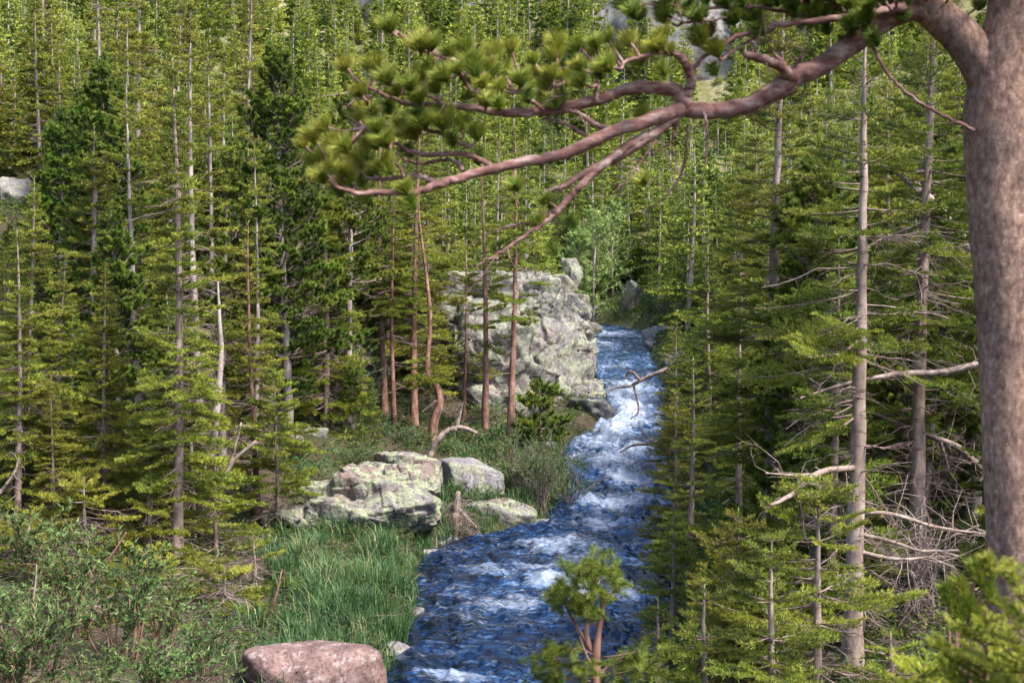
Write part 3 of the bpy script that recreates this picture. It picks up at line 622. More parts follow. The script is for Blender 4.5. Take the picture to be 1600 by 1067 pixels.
for px, base, top, r, seed, lb, cb in [(602, 650, 150, .115, 211, 'first pink trunk from the left in the row before the cliff', .42), (616, 662, 260, .075, 212, 'second thin pink trunk in the row before the cliff, close behind the first', .45),
                                       (648, 665, 170, .125, 213, 'third pink trunk in the row before the cliff, leaning slightly left', .40),
                                       (757, 678, 235, .11, 214, 'slim fir with orange-pink foot and green shelves of boughs before the cliff', .32), (797, 690, 190, .115, 215, 'tall straight pink-trunked fir rightmost in front of the cliff', .40), (724, 662, 380, .065, 216, 'small thin fir between the twisted trunk and the slim fir before the cliff', .35)]:
    hand('fir_tree', lb, px, 0, top, r * 1.2, 1.25, seed, base=base, cb=cb - .06, gap=.35, ndead=24, deadz=(.1, .6), bark=BARKR, per=3, whorl=.42, lower=.8)
# twisted trunk
g = ground(675, 690, 20, 100)
K = [(675, 692), (678, 660), (687, 630), (683, 605), (670, 590), (668, 560), (672, 500), (665, 420), (655, 340), (655, 260)]
P = np.array([atY(a, c, g[1]) for a, c in K]) - g; P[0, 2] -= .3
m = make_conifer(217, 8.5, .15, 1.2, 'mid', cb=.42, path=P, per=4, ndead=14, bark=BARKR)
add_tree(m, g, 0, 1, 'fir_tree', 'fir with knotted twisted pink trunk in the row before the cliff', 'fir tree')
# right bank
hand('fir_tree', 'tall fir with smooth straight pinkish trunk before the right bank thicket', 1338, 19.4, 20, .128, 1.85, 220, lod='near', cb=.40, gap=.45, ndead=60, deadz=(.05, .7), bark=BARK, needle=FIRD, per=4, whorl=.30, sides=14, sway=.015, bias=2.9)
hand('fir_tree', 'bright layered small fir leaning left of the tall smooth trunk', 1284, 17.6, 745, .062, 1.85, 221, lod='near', cb=.10, gap=.25, ndead=14, bark=BARK, per=5, whorl=.22, power=.55, sides=12, bias=3.0, sway=.02)
hand('fir_tree', 'dark pointed fir on the right bank beside the river', 1115, 38, 345, .095, 1.25, 222, cb=.14, gap=.2, ndead=25, needle=FIRD, per=5)
hand('fir_tree', 'bright-tipped fir at the water side low on the right bank', 1075, 27, 560, .07, 1.15, 223, lod='near', cb=.05, gap=.2, ndead=10, per=5, whorl=.25)
hand('fir_tree', 'dense fir in the right thicket just left of the tall smooth trunk', 1215, 24, -40, .13, 1.7, 224, lod='near', cb=.25, gap=.2, ndead=45, deadz=(.03, .5), needle=FIR, per=5, whorl=.26, bark=BARK)
hand('fir_tree', 'dark fir between the smooth trunk and the great pine trunk', 1440, 22, -100, .13, 1.8, 225, lod='near', cb=.3, gap=.25, ndead=60, deadz=(.02, .6), needle=FIRD, per=5, whorl=.27)
hand('fir_tree', 'low spreading fir at the lower edge between river and small layered fir', 1150, 18.5, 800, .05, 1.3, 226, lod='near', cb=.05, gap=.2, ndead=8, per=6, whorl=.17, power=.5)
hand('fir_tree', 'dark young fir with a thin trunk near the right bank boulders', 1160, 30, 440, .07, 1.1, 227, lod='near', cb=.1, gap=.2, ndead=20, needle=FIRD)
hand('fir_tree', 'shaggy fir rising behind the bare tangle beside the great pine trunk', 1520, 26, 100, .11, 1.6, 228, lod='near', cb=.25, gap=.2, ndead=30, needle=FIR)

for k, (px, Y, top, lb) in enumerate([(60, 31, 640, 'low fir with bright flat boughs near the left border above the willows'), (175, 32, 560, 'young fir with bright flat boughs left of the tall front trunk'), (228, 30.5, 660, 'low bushy fir touching the left side of the tall front trunk'),
                                      (335, 31.5, 690, 'low fir with bright boughs between the tall front trunk and the slim reddish one'), (430, 36, 560, 'young fir whose boughs hang over the left end of the rock outcrop'), (130, 29.5, 735, 'small fir half buried in willow bushes at lower left'), (300, 34, 470, 'bright young fir standing behind the tall front trunk'), (345, 27.5, 880, 'low fir shrub-high beside the long grass'), (225, 27, 850, 'low young fir above the lower left willows'), (120, 25.5, 925, 'shrub-high fir among the lower left willows'), (395, 29.5, 835, 'low young fir at the upper left corner of the long grass'), (290, 25, 985, 'tiny fir left of the pinkish boulder'), (40, 27, 800, 'low young fir at the left border above the willows')]):
    hand('fir_tree', lb, px, Y, top, .05, 1.25, 240 + k, cb=.06, gap=.25, ndead=24, deadz=(.02, .6), per=4, whorl=.26, power=.6)
for k, (px, Y, top, L, lb) in enumerate([(1052, 33, 610, 1.2, 'fir with bright boughs hanging over the right edge of the rapids'), (1062, 46, 500, 1.2, 'fir on the right bank beside the white cascade'), (1050, 25.5, 800, 1.0, 'low bright fir at the right edge of the dark pool'), (1035, 21, 935, .85, 'low spreading fir at the bottom right edge of the river'),
                                         (1215, 16.5, 830, 1.3, 'low bright fir in front of the layered small fir'), (1110, 17, 905, 1.0, 'bright low fir at the bottom between river and layered fir'), (1400, 17.5, 985, .7, 'small green fir low in the dark hollow at the bottom')]):
    hand('fir_tree', lb, px, Y, top, .05, L, 260 + k, lod='near', cb=.03, gap=.2, ndead=8, per=6, whorl=.24, power=.55)

# ------------------------------------------------------------------ filler forest
def overlaps(x, y, z, H, rad):
    if y < 10: return True
    px, pb = proj(x, y, z); _, pt = proj(x, y, z + H); w = rad / y * FP
    for (a, b_, c, d_, dep) in [(865, 470, 1030, 1067, 104), (640, 830, 880, 1067, 40), (805, 440, 940, 690, 64), (450, 680, 880, 840, 44), (592, 505, 830, 700, 54), (340, 790, 660, 1067, 36),
                                (895, 330, 975, 500, 116), (1030, 0, 1600, 1067, 21), (220, 380, 350, 900, 33), (0, 600, 450, 1067, 30), (0, 280, 45, 345, 62), (930, 455, 1010, 512, 118), (985, 60, 1095, 520, 80), (1010, 520, 1100, 600, 70)]:
        if y < dep and px + w > a and px - w < c and pt < d_ and pb > b_: return True
    return False
variants = {
    'mid': [make_conifer(300 + i, *a, 'mid', **k) for i, (a, k) in enumerate([
        ((9.5, .10, 1.85), dict(cb=.05, gap=.25, ndead=57, per=6, whorl=.35)), ((8.0, .085, 1.7), dict(cb=.05, gap=.25, ndead=45, bark=BARKG, per=6, whorl=.35)), ((10.5, .105, 1.9), dict(cb=.12, gap=.35, ndead=85, per=6, whorl=.37)),
        ((7.0, .08, 1.7), dict(cb=.04, gap=.2, ndead=38, needle=FIRD, per=7, whorl=.31)), ((11.5, .10, 1.25), dict(cb=.3, gap=.6, ndead=114, per=4, whorl=.36, bark=BARKG, power=.4)), ((6.0, .07, 1.7), dict(cb=.03, gap=.2, ndead=19, per=6, whorl=.34, power=.6)), ((9.0, .095, 1.8), dict(cb=.15, gap=.3, ndead=76, needle=FIRD, bark=BARKG, per=6, whorl=.35))])],
    'pine': [make_conifer(330 + i, 8.5, .11, 1.7, 'mid', kind='pine', cb=.12, gap=.2, power=.5, per=6, whorl=.36, needle=PINE, bark=BARKG) for i in range(2)],
    'far': [make_conifer(340 + i, *a, 'far', **k) for i, (a, k) in enumerate([
        ((10, .10, 1.7), dict(cb=.08, gap=.25, ndead=26, needle=FIR, bark=BARKG, sides=6, per=6, whorl=.42)), ((9, .09, 1.6), dict(cb=.1, gap=.3, ndead=26, needle=FIR, bark=BARKG, sides=6, per=6, whorl=.42)),
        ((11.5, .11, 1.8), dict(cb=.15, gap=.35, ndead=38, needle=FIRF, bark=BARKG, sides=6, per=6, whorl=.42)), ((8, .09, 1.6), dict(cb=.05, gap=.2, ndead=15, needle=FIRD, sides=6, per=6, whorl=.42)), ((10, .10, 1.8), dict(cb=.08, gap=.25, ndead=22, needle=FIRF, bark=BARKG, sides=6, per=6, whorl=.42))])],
}
cand = []
rs = np.random.default_rng(99)
for (y0, y1, sp) in [(14, 36, 1.9), (36, 66, 2.2), (66, 122, 2.7)]:
    for gy in np.arange(y0, y1, sp):
        for gx in np.arange(-.42 * gy - 4, .42 * gy + 4, sp):
            x = gx + rs.uniform(-.48, .48) * sp; y = gy + rs.uniform(-.48, .48) * sp
            L_ = np.interp(y, RY, RL) - .9; R_ = np.interp(y, RY, RR) + .9
            if L_ < x < R_: continue
            z = float(terrain(np.array([x]), np.array([y]))[0]); s = rs.uniform(.72, 1.2) * (.85 if y < 36 else 1)
            if overlaps(x, y, z, 8.5 * s, .9 * s): 
                s = rs.uniform(.25, .42)
                if overlaps(x, y, z, 8.5 * s, .7 * s): continue
            px, pb = proj(x, y, z); _, pt = proj(x, y, z + 9 * s)
            if px < -70 or px > 1670 or pb < -20 or pt > 1067: continue
            if x > 0 and px > 1480 and y > 45: continue
            cand.append((y, x, z, s))
cand.sort()
inst = cand[:285]; rest = cand[285:]
print('trees', len(cand), 'individual to Y', inst[-1][0])
trees = []
for y, x, z, s in inst:
    left = x < np.interp(y, RY, RL)
    lod = 'mid' if y < 64 else 'far'; pine = lod == 'mid' and rs.random() < .16
    vs = variants['pine'] if pine else variants[lod]
    if not left and lod == 'mid' and not pine: vs = vs[3:4] + vs[5:] + vs[:1]
    m = vs[rs.integers(len(vs))]
    if left: g = 'conifers crowding the slope left of the river' if y < 64 else 'conifers farther up behind the left slope'
    else: g = 'conifers in the thicket on the right bank' if y < 50 else 'conifers on the far right bank'
    k = s * rs.uniform(.92, 1.08)
    e = add_tree(m, (x, y, z - .1), rs.uniform(0, 6.28), (k, k, s), 'pine_tree' if pine else 'fir_tree', '', 'pine tree' if pine else 'fir tree',
             g.replace('conifers', 'pines' if pine else 'firs'), lean=(rs.normal(0, .02), rs.normal(0, .025)))
    trees.append((e, x, y, z, s, pine))
LM = [('tall front fir with pale pink trunk', 276, 480, 31), ('slim reddish fir by the outcrop', 402, 570, 31), ('bushy dark pine', 450, 250, 43), ('very tall bare-trunked fir', 222, 150, 48), ('pale-trunked fir at far left', 153, 90, 56), ('thick pink-trunked fir near the border', 143, 330, 40),
      ('grey-trunked fir left of the bough', 383, 90, 62), ('pale boulder at the left border', 15, 312, 62), ('yellowish small fir', 92, 650, 33), ('pink trunk row', 625, 400, 50), ('cliff', 820, 450, 62), ('slim fir before the cliff', 757, 400, 50), ('tall pink-trunked fir before the cliff', 797, 300, 49),
      ('bluish willow thicket', 510, 560, 42), ('aspens beyond the river head', 930, 390, 112), ('crag above the river head', 985, 460, 112), ('split boulder', 1050, 540, 88), ('dark pointed fir', 1115, 500, 38), ('smooth straight trunk', 1338, 450, 19), ('great pine trunk', 1560, 450, 8),
      ('dense fir beside the smooth trunk', 1215, 400, 24), ('leaning grey log', 1470, 340, 24), ('bare twig tangle', 1450, 850, 21), ('lower left willow bushes', 150, 900, 26), ('tip of the pine bough', 520, 260, 7), ('fork of the pine bough', 1060, 170, 7), ('stub on the pine bough', 1190, 105, 7), ('bough end tufts', 700, 90, 7)]
buckets = {}
for t in trees:
    e, x, y, z, s, pine = t; px, py = proj(x, y, z + 5.5 * s); py = max(py, 20); L = min(LM, key=lambda q: (q[1] - px) ** 2 + 1.3 * (q[2] - py) ** 2)
    side = ('left' if px < L[1] else 'right') if abs(px - L[1]) > abs(py - L[2]) * .6 else ('above' if py < L[2] else 'below'); buckets.setdefault((L[0], side, 'pine' if pine else 'fir'), []).append((math.hypot(px - L[1], py - L[2]), e, y > L[3], s))
for (lm, side, kd), v in buckets.items():
    v.sort(key=lambda q: q[0])
    for i, (d, e, beh, s) in enumerate(v):
        size = 'small' if s < .5 else 'tall' if s > 1.04 else 'middling'
        where = {'left': 'to the left of', 'right': 'to the right of', 'above': 'showing above', 'below': 'showing below'}[side]
        e['label'] = f"{size} green {kd}, {ordw(i + 1)} {where} the {lm}"
# the wood beyond, one mass
def hill_tree(seed):
    a, b_ = make_conifer(seed, 10, .10, 1.75, 'hill', cb=.06, gap=.25, per=6, whorl=.5, sides=4, ndead=0); return a, b_
def marr(me):
    V = np.empty(len(me.vertices) * 3, np.float32); me.vertices.foreach_get('co', V); V = V.reshape(-1, 3)
    ls = np.empty(len(me.polygons), np.int32); lt = np.empty(len(me.polygons), np.int32); me.polygons.foreach_get('loop_start', ls); me.polygons.foreach_get('loop_total', lt)
    vi = np.empty(len(me.loops), np.int32); me.loops.foreach_get('vertex_index', vi)
    T = np.stack([vi[ls[lt == 3] + k] for k in range(3)], 1); Q = np.stack([vi[ls[lt == 4] + k] for k in range(4)], 1)
    A = np.empty(len(V), np.float32); me.attributes['tint'].data.foreach_get('value', A); return V, T, Q, A
HT = []
for i in range(12):
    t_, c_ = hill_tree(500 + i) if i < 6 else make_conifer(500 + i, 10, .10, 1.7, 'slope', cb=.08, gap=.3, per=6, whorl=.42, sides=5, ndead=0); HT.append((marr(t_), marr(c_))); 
far = list(rest)
for gy in np.arange(122, 262, 3.7):
    for gx in np.arange(-.42 * gy - 4, .40 * gy + 4, 3.6):
        x = gx + rs.uniform(-.5, .5) * 3.7; y = gy + rs.uniform(-.5, .5) * 3.7
        z = float(terrain(np.array([x]), np.array([y]))[0]); s = rs.uniform(.45, 1.35)
        px, pb = proj(x, y, z); _, pt = proj(x, y, z + 10 * s)
        if px < -40 or px > 1640 or pb < -10: continue
        if (px > 1500): continue
        if rs.random() < .1 or vnoise(np.array([x / 9, y / 9, .5]), 3) > .6: continue
        far.append((y, x, z, s))
for k in range(1500):
    y = 112 + 130 * rs.random(); x = rs.uniform(-.42, .34) * y; px, pb = proj(x, y, float(terrain(np.array([x]), np.array([y]))[0]))
    if -10 < pb < 470 and not (np.interp(y, RY, RL) - 1 < x < np.interp(y, RY, RR) + 1): far.append((y, x, float(terrain(np.array([x]), np.array([y]))[0]), rs.uniform(.12, .26)))
cr = Acc(); WT = Acc(); trk = Acc()
for y, x, z, s in far:
    (tv, tT, tQ, tA), (cv, cT, cQ, cA) = HT[rs.integers(6) + (6 if y < 135 else 0)]; an = rs.uniform(0, 6.28); c, s_ = math.cos(an), math.sin(an)
    M = np.array([[c, -s_, 0], [s_, c, 0], [0, 0, 1]]) * s; w = rs.uniform(.95, 1.5); M[:, :2] *= w * (2.2 if s < .27 else 1)
    dt = rs.normal(0, .2)
    cr.add(cv @ M.T + [x, y, z], cT, None, np.clip(cA + dt, 0, 1)); trk.add(tv @ M.T * 1. + [x, y, z], None, tQ, 0.)
V, T, _, A = cr.arr(); V2, _, Q2, _ = trk.arr()
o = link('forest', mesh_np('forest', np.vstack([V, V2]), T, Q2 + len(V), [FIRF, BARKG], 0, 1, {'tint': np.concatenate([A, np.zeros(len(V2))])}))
tag(o, 'yellow-green conifer wood covering the far hillside', 'forest', kind='stuff'); print('far', len(far), 'tris', len(T))

# ------------------------------------------------------------------ shrubs, broadleaf trees
def make_shrub(seed, H, W, stems=14, ln=.055, wd=.02, dens=55, mat=WILLOW, bark=TWIG, bare=.25, spread=1., sub=7, r=.008, sag=.1):
    rs = np.random.default_rng(seed); w = Acc(); S = []
    for i in range(stems):
        az = rs.uniform(0, 6.28); out = W * rs.uniform(.15, 1) * .5 * spread; h = H * rs.uniform(.55, 1) * (1 - .25 * out / W * 2)
        b0 = np.array([math.cos(az), math.sin(az), 0]) * W * .08 * rs.random(); e = np.array([math.cos(az) * out, math.sin(az) * out, h])
        K = [b0 - [0, 0, .15], b0 + (e - b0) * [.25, .25, .4] + rs.normal(0, .04 * H, 3), b0 + (e - b0) * [.6, .6, .75] + rs.normal(0, .04 * H, 3), e - [0, 0, sag * out]]
        P = spline(K, 4); n = len(P); w.tube(P, r * (1.4 - np.linspace(0, 1.1, n)) + .0015, 4)
        for k in range(int(n * bare), n - 1): S.append([*P[k], *P[k + 1], .15 + .6 * k / n])
        for j in range(sub):
            f = rs.uniform(bare, .95); k = int(f * (n - 1)); d = (P[min(k + 1, n - 1)] - P[k]); d = d / (np.linalg.norm(d) + 1e-9) * .5 + rs.normal(0, .55, 3); d[2] = abs(d[2]) * .6 + .1
            l = H * .22 * rs.uniform(.5, 1.2); q1 = P[k] + d * l * .5; q2 = q1 + (d + [0, 0, .15]) * l * .5
            w.tube([P[k], q1, q2], [.004, .003, .0015], 3); S.append([*P[k], *q1, .1 + .5 * f]); S.append([*q1, *q2, .15 + .7 * f])
    V, T, A = blades(S, dens, ln, wd, rs, fwd=.7, lat=.75, upw=.3)
    return w.mesh('stems', [bark]), mesh_np('leaves', V, T, None, [mat], attrs={'tint': A})
def add_shrub(m, loc, rz, sc, label, group=None, name='shrub', cat='shrub', part='stems'):
    e = empty(name, loc, rz); e.scale = (sc, sc, sc); link(part, m[0], e); link('leaves' if part == 'stems' else 'crown', m[1], e); tag(e, label, cat, group); return e
def at_base(px, py): return ground(px, py, 8, 130) - np.array([0, 0, .03])
SH = {
    'will': [make_shrub(600 + i, 1.7, 1.9, 16, mat=WILLOW, ln=.085, wd=.028, dens=48, bark=BARKR, bare=.35) for i in range(3)],
    'blue': [make_shrub(610 + i, 3.4, 3.2, 26, mat=WILLOWB, ln=.075, wd=.028, dens=40, r=.014) for i in range(2)],
    'green': [make_shrub(620 + i, 2.2, 2.4, 24, mat=GREENSH, ln=.07, wd=.04, dens=50, r=.01) for i in range(3)],
    'low': [make_shrub(630 + i, .7, 1.6, 26, mat=(HERB, GREENSH, WILLOW, HERB)[i], ln=.05, wd=.022, dens=70, bare=.1, r=.005) for i in range(4)],
    'river': [make_shrub(640 + i, 2.7, 2.6, 26, mat=WILLOW, ln=.07, wd=.022, dens=34, r=.012, bark=DEADD) for i in range(2)],
}
for k, (px, py, kind, v, sc, lb) in enumerate([
    (518, 655, 'blue', 0, 1.0, 'big blue-green willow thicket behind the rock outcrop'), (575, 640, 'blue', 1, .8, 'blue-green bush just left of the pink trunks'), (470, 600, 'blue', 1, .85, 'pale bluish bush behind the bent old trunk'),
    (845, 792, 'river', 0, .95, 'tall feathery willow on the bank point above the pool'), (890, 800, 'river', 1, .72, 'thin willow leaning out over the water at the bank point'), (812, 775, 'river', 1, .8, 'leafy willow just behind the small pointed boulder'),
    (790, 725, 'will', 1, .8, 'green bush right of the grey flat-topped boulder'), (905, 745, 'will', 2, .6, 'low willow sprays hanging over the rapids'),
    (1175, 730, 'green', 0, 1.0, 'bright green leafy bush in the gap of the right bank trees'), (1465, 760, 'green', 1, 1.05, 'leafy green bush between the smooth trunk and the great pine trunk'), (1420, 700, 'green', 2, 1.0, 'deep green bush behind the bare twig tangle'),
    (1120, 830, 'green', 2, .6, 'green bush low on the right bank at the water'), (1045, 1010, 'green', 1, .45, 'green bush at the lower right edge of the river'), (1090, 1050, 'green', 0, .5, 'low leafy bush beneath the layered fir at the bottom'), (1085, 640, 'blue', 0, .4, 'bluish bush over the upper right bank')]):
    add_shrub(SH[kind][v], at_base(px, py), k * 1.3, sc, lb)
wl_ = [(30, 1060), (150, 1062), (250, 1060), (75, 985), (190, 975), (20, 930), (120, 915), (255, 960), (50, 860), (320, 1000)]
for k, (px, py) in enumerate(wl_):
    add_shrub(SH['will'][k % 3], at_base(px, min(py + 60, 1120)), k * 2.1, (1.25, .75, 1.0, .9, 1.35, .7, 1.1, .95, 1.2, .8)[k % 10], f'narrow-leaved willow bush, {ordw(sorted(wl_).index((px, py)) + 1)} from the left in the lower left thicket', 'willow bushes in the lower left thicket')
rs = np.random.default_rng(5)
def scatter(n, box, test, mind=.0):
    out = []
    while len(out) < n:
        x = rs.uniform(box[0], box[1]); y = rs.uniform(box[2], box[3])
        if test(x, y): out.append((x, y))
    return out
def bank_s(x, y): return np.interp(y, RY, RL) - x, x - np.interp(y, RY, RR)
lows = scatter(46, (-11, 5, 30, 56), lambda x, y: .4 < bank_s(x, y)[0] < 9 and not (abs(x + 3.5) < 2.3 and 35 < y < 42) and y > 33)
lowo = sorted(lows, key=lambda q: math.hypot(q[0] + .3, q[1] - 39.8))
for k, (x, y) in enumerate(lows):
    z = float(terrain(np.array([x]), np.array([y]))[0]); add_shrub(SH['low'][k % 4], (x, y, z - .02), k, .6 + .6 * rs.random(), f'low leafy ground shrub under the left bank trees, {ordw(lowo.index((x, y)) + 1)} nearest the small pointed boulder', 'low shrubs under the left bank trees')
gs = [(430, 905), (395, 950), (560, 880), (470, 930), (600, 960), (350, 985), (520, 965), (640, 915), (450, 985), (620, 850), (380, 900)]
for k, (px, py) in enumerate(gs):
    add_shrub(SH['low'][(0, 3, 1)[k % 3]], at_base(px, py), k, .5 + .05 * (k % 5), f'low dark leafy clump among the long grass, {ordw(sorted(gs).index((px, py)) + 1)} from the left', 'leafy clumps among the long grass')
edge = [(y, float(np.interp(y, RY, RR)) + rs.uniform(.25, .9)) for y in np.arange(19, 66, 1.25)]
for k, (y, x) in enumerate(edge):
    z = float(terrain(np.array([x]), np.array([y]))[0]); m = SH['low'][(k * 3) % 4] if k % 3 else SH['will'][k % 3]
    add_shrub(m, (x, y, z - .02), k, rs.uniform(.55, .95) * (1 if k % 3 else .6), f'leafy bush at the right water edge, {ordw(k + 1)} going upstream from the bottom of the photo', 'bushes along the right water edge')
for k, (px, Y, sc) in enumerate([(985, 110, 1.0), (1015, 104, .9), (1040, 98, .9), (925, 112, .8), (1060, 106, 1.1), (950, 116, .9), (1095, 92, 1.0)]):
    g = onground(px, Y); add_shrub(SH['green' if k % 2 else 'river'][k % 2], g, k, sc, f'olive bush round the head of the river, {ordw(sorted([985, 1015, 1040, 925, 1060, 950, 1095]).index(px) + 1)} from the left', 'olive bushes round the head of the river')
# pale aspens beyond the head of the river
def make_aspen(seed, H, W):
    rs_ = np.random.default_rng(seed); w = Acc(); S = []; P = spline([[0, 0, -.3], [.1, 0, H * .4], [0, .1, H * .75], [.05, 0, H]], 6)
    w.tube(P, np.linspace(.10, .012, len(P)), 7)
    for i in range(60):
        f = rs_.uniform(.12, .98); k = f * (len(P) - 1); p = P[int(k)]; az = rs_.uniform(0, 6.28); L = W * .5 * math.sin(math.pi * min(1, .25 + f * .75)) * rs_.uniform(.5, 1.1) + .2
        d = np.array([math.cos(az), math.sin(az), rs_.uniform(.3, .9)]); q1 = p + d * L * .5; q2 = q1 + (d + [0, 0, -.1]) * L * .5; w.tube([p, q1, q2], [.02, .012, .005], 3)
        S += [[*(p + .3 * (q1 - p)), *q1, .4], [*q1, *q2, .6]]
        for j in range(6):
            b = p + (q2 - p) * rs_.uniform(.3, 1); S.append([*b, *(b + rs_.normal(0, .3, 3)), .5])
    V, T, A = blades(S, 22, .16, .11, rs_, fwd=.4, lat=.9, upw=.2)
    return w.mesh('trunk', [BARKG]), mesh_np('crown', V, T, None, [ASPEN], attrs={'tint': A})
AS = [make_aspen(650, 7.2, 3.6), make_aspen(651, 6.2, 3.0)]
for px, Y, v, sc, lb in [(928, 111, 0, 1.3, 'tall pale green leafy aspen beyond the head of the river'), (902, 114, 1, 1.2, 'pale aspen close behind the cliff top crag'), (958, 116, 1, 1.2, 'pale aspen at the right of the leafy clump beyond the river head')]:
    add_shrub(AS[v], onground(px, Y), px, sc, lb, None, 'aspen_tree', 'aspen tree', 'trunk')

# ------------------------------------------------------------------ grass, herbs, litter (uncountable)
def field(name, label, mat, pts, fn):
    V = []; T = []; A = []; n = 0
    v, t, a = fn(pts); o = link(name, mesh_np(name, v, t, None, [mat], attrs={'tint': a})); tag(o, label, name, kind='stuff'); 
def grassfn(h0, h1, w):
    def f(p):
        N = len(p); az = rs.uniform(0, 6.28, N); h = rs.uniform(h0, h1, N) * p[:, 3]; ln_ = h * rs.uniform(.15, .75, N)
        d = np.stack([np.cos(az), np.sin(az), np.zeros(N)], 1); s_ = np.stack([-np.sin(az + rs.normal(0, .8, N)), np.cos(az), np.zeros(N)], 1) * (w * rs.uniform(.6, 1.3, N))[:, None] * .5
        b = p[:, :3]; m1 = b + d * (ln_ * .3)[:, None]; m1[:, 2] += h * .6; tp = b + d * ln_[:, None]; tp[:, 2] += h * rs.uniform(.75, 1, N)
        V = np.stack([b - s_, b + s_, m1 - s_ * .8, m1 + s_ * .8, tp], 1); k = np.arange(N)[:, None] * 5
        T = np.concatenate([k + [0, 1, 3], k + [0, 3, 2], k + [2, 3, 4]]); a = np.clip(rs.normal(.42, .18, N) + fbm2(p[:, 0] * .9, p[:, 1] * .9, 3, 77) * .35 + (rs.random(N) < .14) * .5, 0, 1)
        return V.reshape(-1, 3), T, np.repeat(a, 5)
    return f
def spots(n, box, cond, jit, per):
    x = rs.uniform(box[0], box[1], n); y = box[2] + (box[3] - box[2]) * rs.random(n); m = cond(x, y); x, y = x[m], y[m]
    x = np.repeat(x, per) + rs.normal(0, jit, len(x) * per); y = np.repeat(y, per) + rs.normal(0, jit, len(y) * per)
    sl, sr = bank_s(x, y); k = (sl > -.12) | (sr > -.12); x, y = x[k], y[k]
    z = terrain(x, y); hs = np.clip(.8 + .55 * fbm2(x * 1.3, y * 1.3, 3, 123), .3, 1.4); return np.stack([x, y, z - .01, hs], 1)
def condg(x, y):
    sl, _ = bank_s(x, y); nz = fbm2(x * .5, y * .5, 3, 61)
    px = 800 + FP * x / y; return (sl > 0) & (sl < 3.6 + nz * 1.6) & (nz + rs.random(len(x)) * .8 > -.1) & (px > 400 + nz * 110 + (y > 33) * 60 + rs.normal(0, 55, len(x)))
field('grass', 'long green grass on the bank between the pinkish boulder and the outcrop', GRASS, spots(5200, (-10, 3, 20, 38.5), condg, .07, 24), grassfn(.3, .75, .016))
field('grass', 'short grass round the boulders and willows on the bank point', GRASS, spots(2200, (-4, 3, 38, 52), lambda x, y: (bank_s(x, y)[0] > 0) & (bank_s(x, y)[0] < 4), .07, 14), grassfn(.15, .5, .018))
def herbfn(p):
    N = len(p); b = p[:, :3] + np.stack([np.zeros(N), np.zeros(N), rs.random(N) ** 1.5 * .38], 1)
    d = rs.normal(size=(N, 3)); d[:, 2] = np.abs(d[:, 2]) * .6; d /= np.linalg.norm(d, axis=1)[:, None]; s_ = np.cross(d, rs.normal(size=(N, 3))); s_ /= np.linalg.norm(s_, axis=1)[:, None]
    sc = (.8 + p[:, 1] / 40)[:, None] * rs.uniform(.5, 1.2, N)[:, None]; V = np.stack([b - s_ * .014 * sc, b + s_ * .014 * sc, b + d * .075 * sc], 1)
    A = np.clip(rs.normal(.4, .2, N) + fbm2(p[:, 0] * .8, p[:, 1] * .8, 3, 88) * .35 + (rs.random(N) < .1) * .4, 0, 1)
    return V.reshape(-1, 3), np.arange(3 * N).reshape(-1, 3), np.repeat(A, 3)
def condh(x, y):
    px = 800 + FP * x / np.maximum(y, 1); sl, sr = bank_s(x, y); return ((sl > .1) | (sr > .1)) & (px > -60) & (px < 1660) & (fbm2(x * .7, y * .7, 3, 67) + rs.random(len(x)) * .9 > .05)
field('undergrowth', 'low mixed green ground cover under the trees on both banks', HERB, np.concatenate([spots(15000, (-16, 14, 14, 36), lambda x, y: condh(x, y) & ((x > 0) | (rs.random(len(x)) < .45)), .10, 20), spots(16000, (-26, 22, 36, 75), condh, .16, 12), spots(9000, (-14, 22, 75, 122), lambda x, y: (bank_s(x, y)[0] > .2) | (bank_s(x, y)[1] > .2), .3, 14)]), herbfn)
def litfn(p):
    N = len(p); az = rs.uniform(0, 6.28, N); l = rs.uniform(.15, .9, N); d = np.stack([np.cos(az) * l, np.sin(az) * l, rs.normal(.06, .16, N) * l], 1); b = p[:, :3] + np.stack([np.zeros(N), np.zeros(N), .02 + .22 * rs.random(N) ** 2], 1)
    b[:, 2] += np.maximum(0, -d[:, 2]); s_ = np.stack([-np.sin(az), np.cos(az), np.zeros(N)], 1) * .005; u_ = np.array([0, 0, .005]); m = b + d * .5 + rs.normal(0, .05, (N, 3)) * l[:, None]
    V = np.stack([b - s_, b + s_, b + u_, m - s_ * .7, m + s_ * .7, m + u_, b + d], 1); k = np.arange(N)[:, None] * 7
    T = np.concatenate([k + q for q in ([0, 1, 4], [0, 4, 3], [1, 2, 5], [1, 5, 4], [2, 0, 3], [2, 3, 5], [3, 4, 6], [4, 5, 6], [5, 3, 6])]); return V.reshape(-1, 3), T, np.zeros(len(V) * 7)
field('twig_litter', 'dead grey twigs and sticks littering the ground under the trees', DEADD, np.concatenate([spots(5200, (-14, 12, 14, 34), lambda x, y: (bank_s(x, y)[0] > .5) | (bank_s(x, y)[1] > .3), .2, 3), spots(3000, (-18, 14, 34, 60), lambda x, y: (bank_s(x, y)[0] > .5) | (bank_s(x, y)[1] > .3), .2, 2)]), litfn)

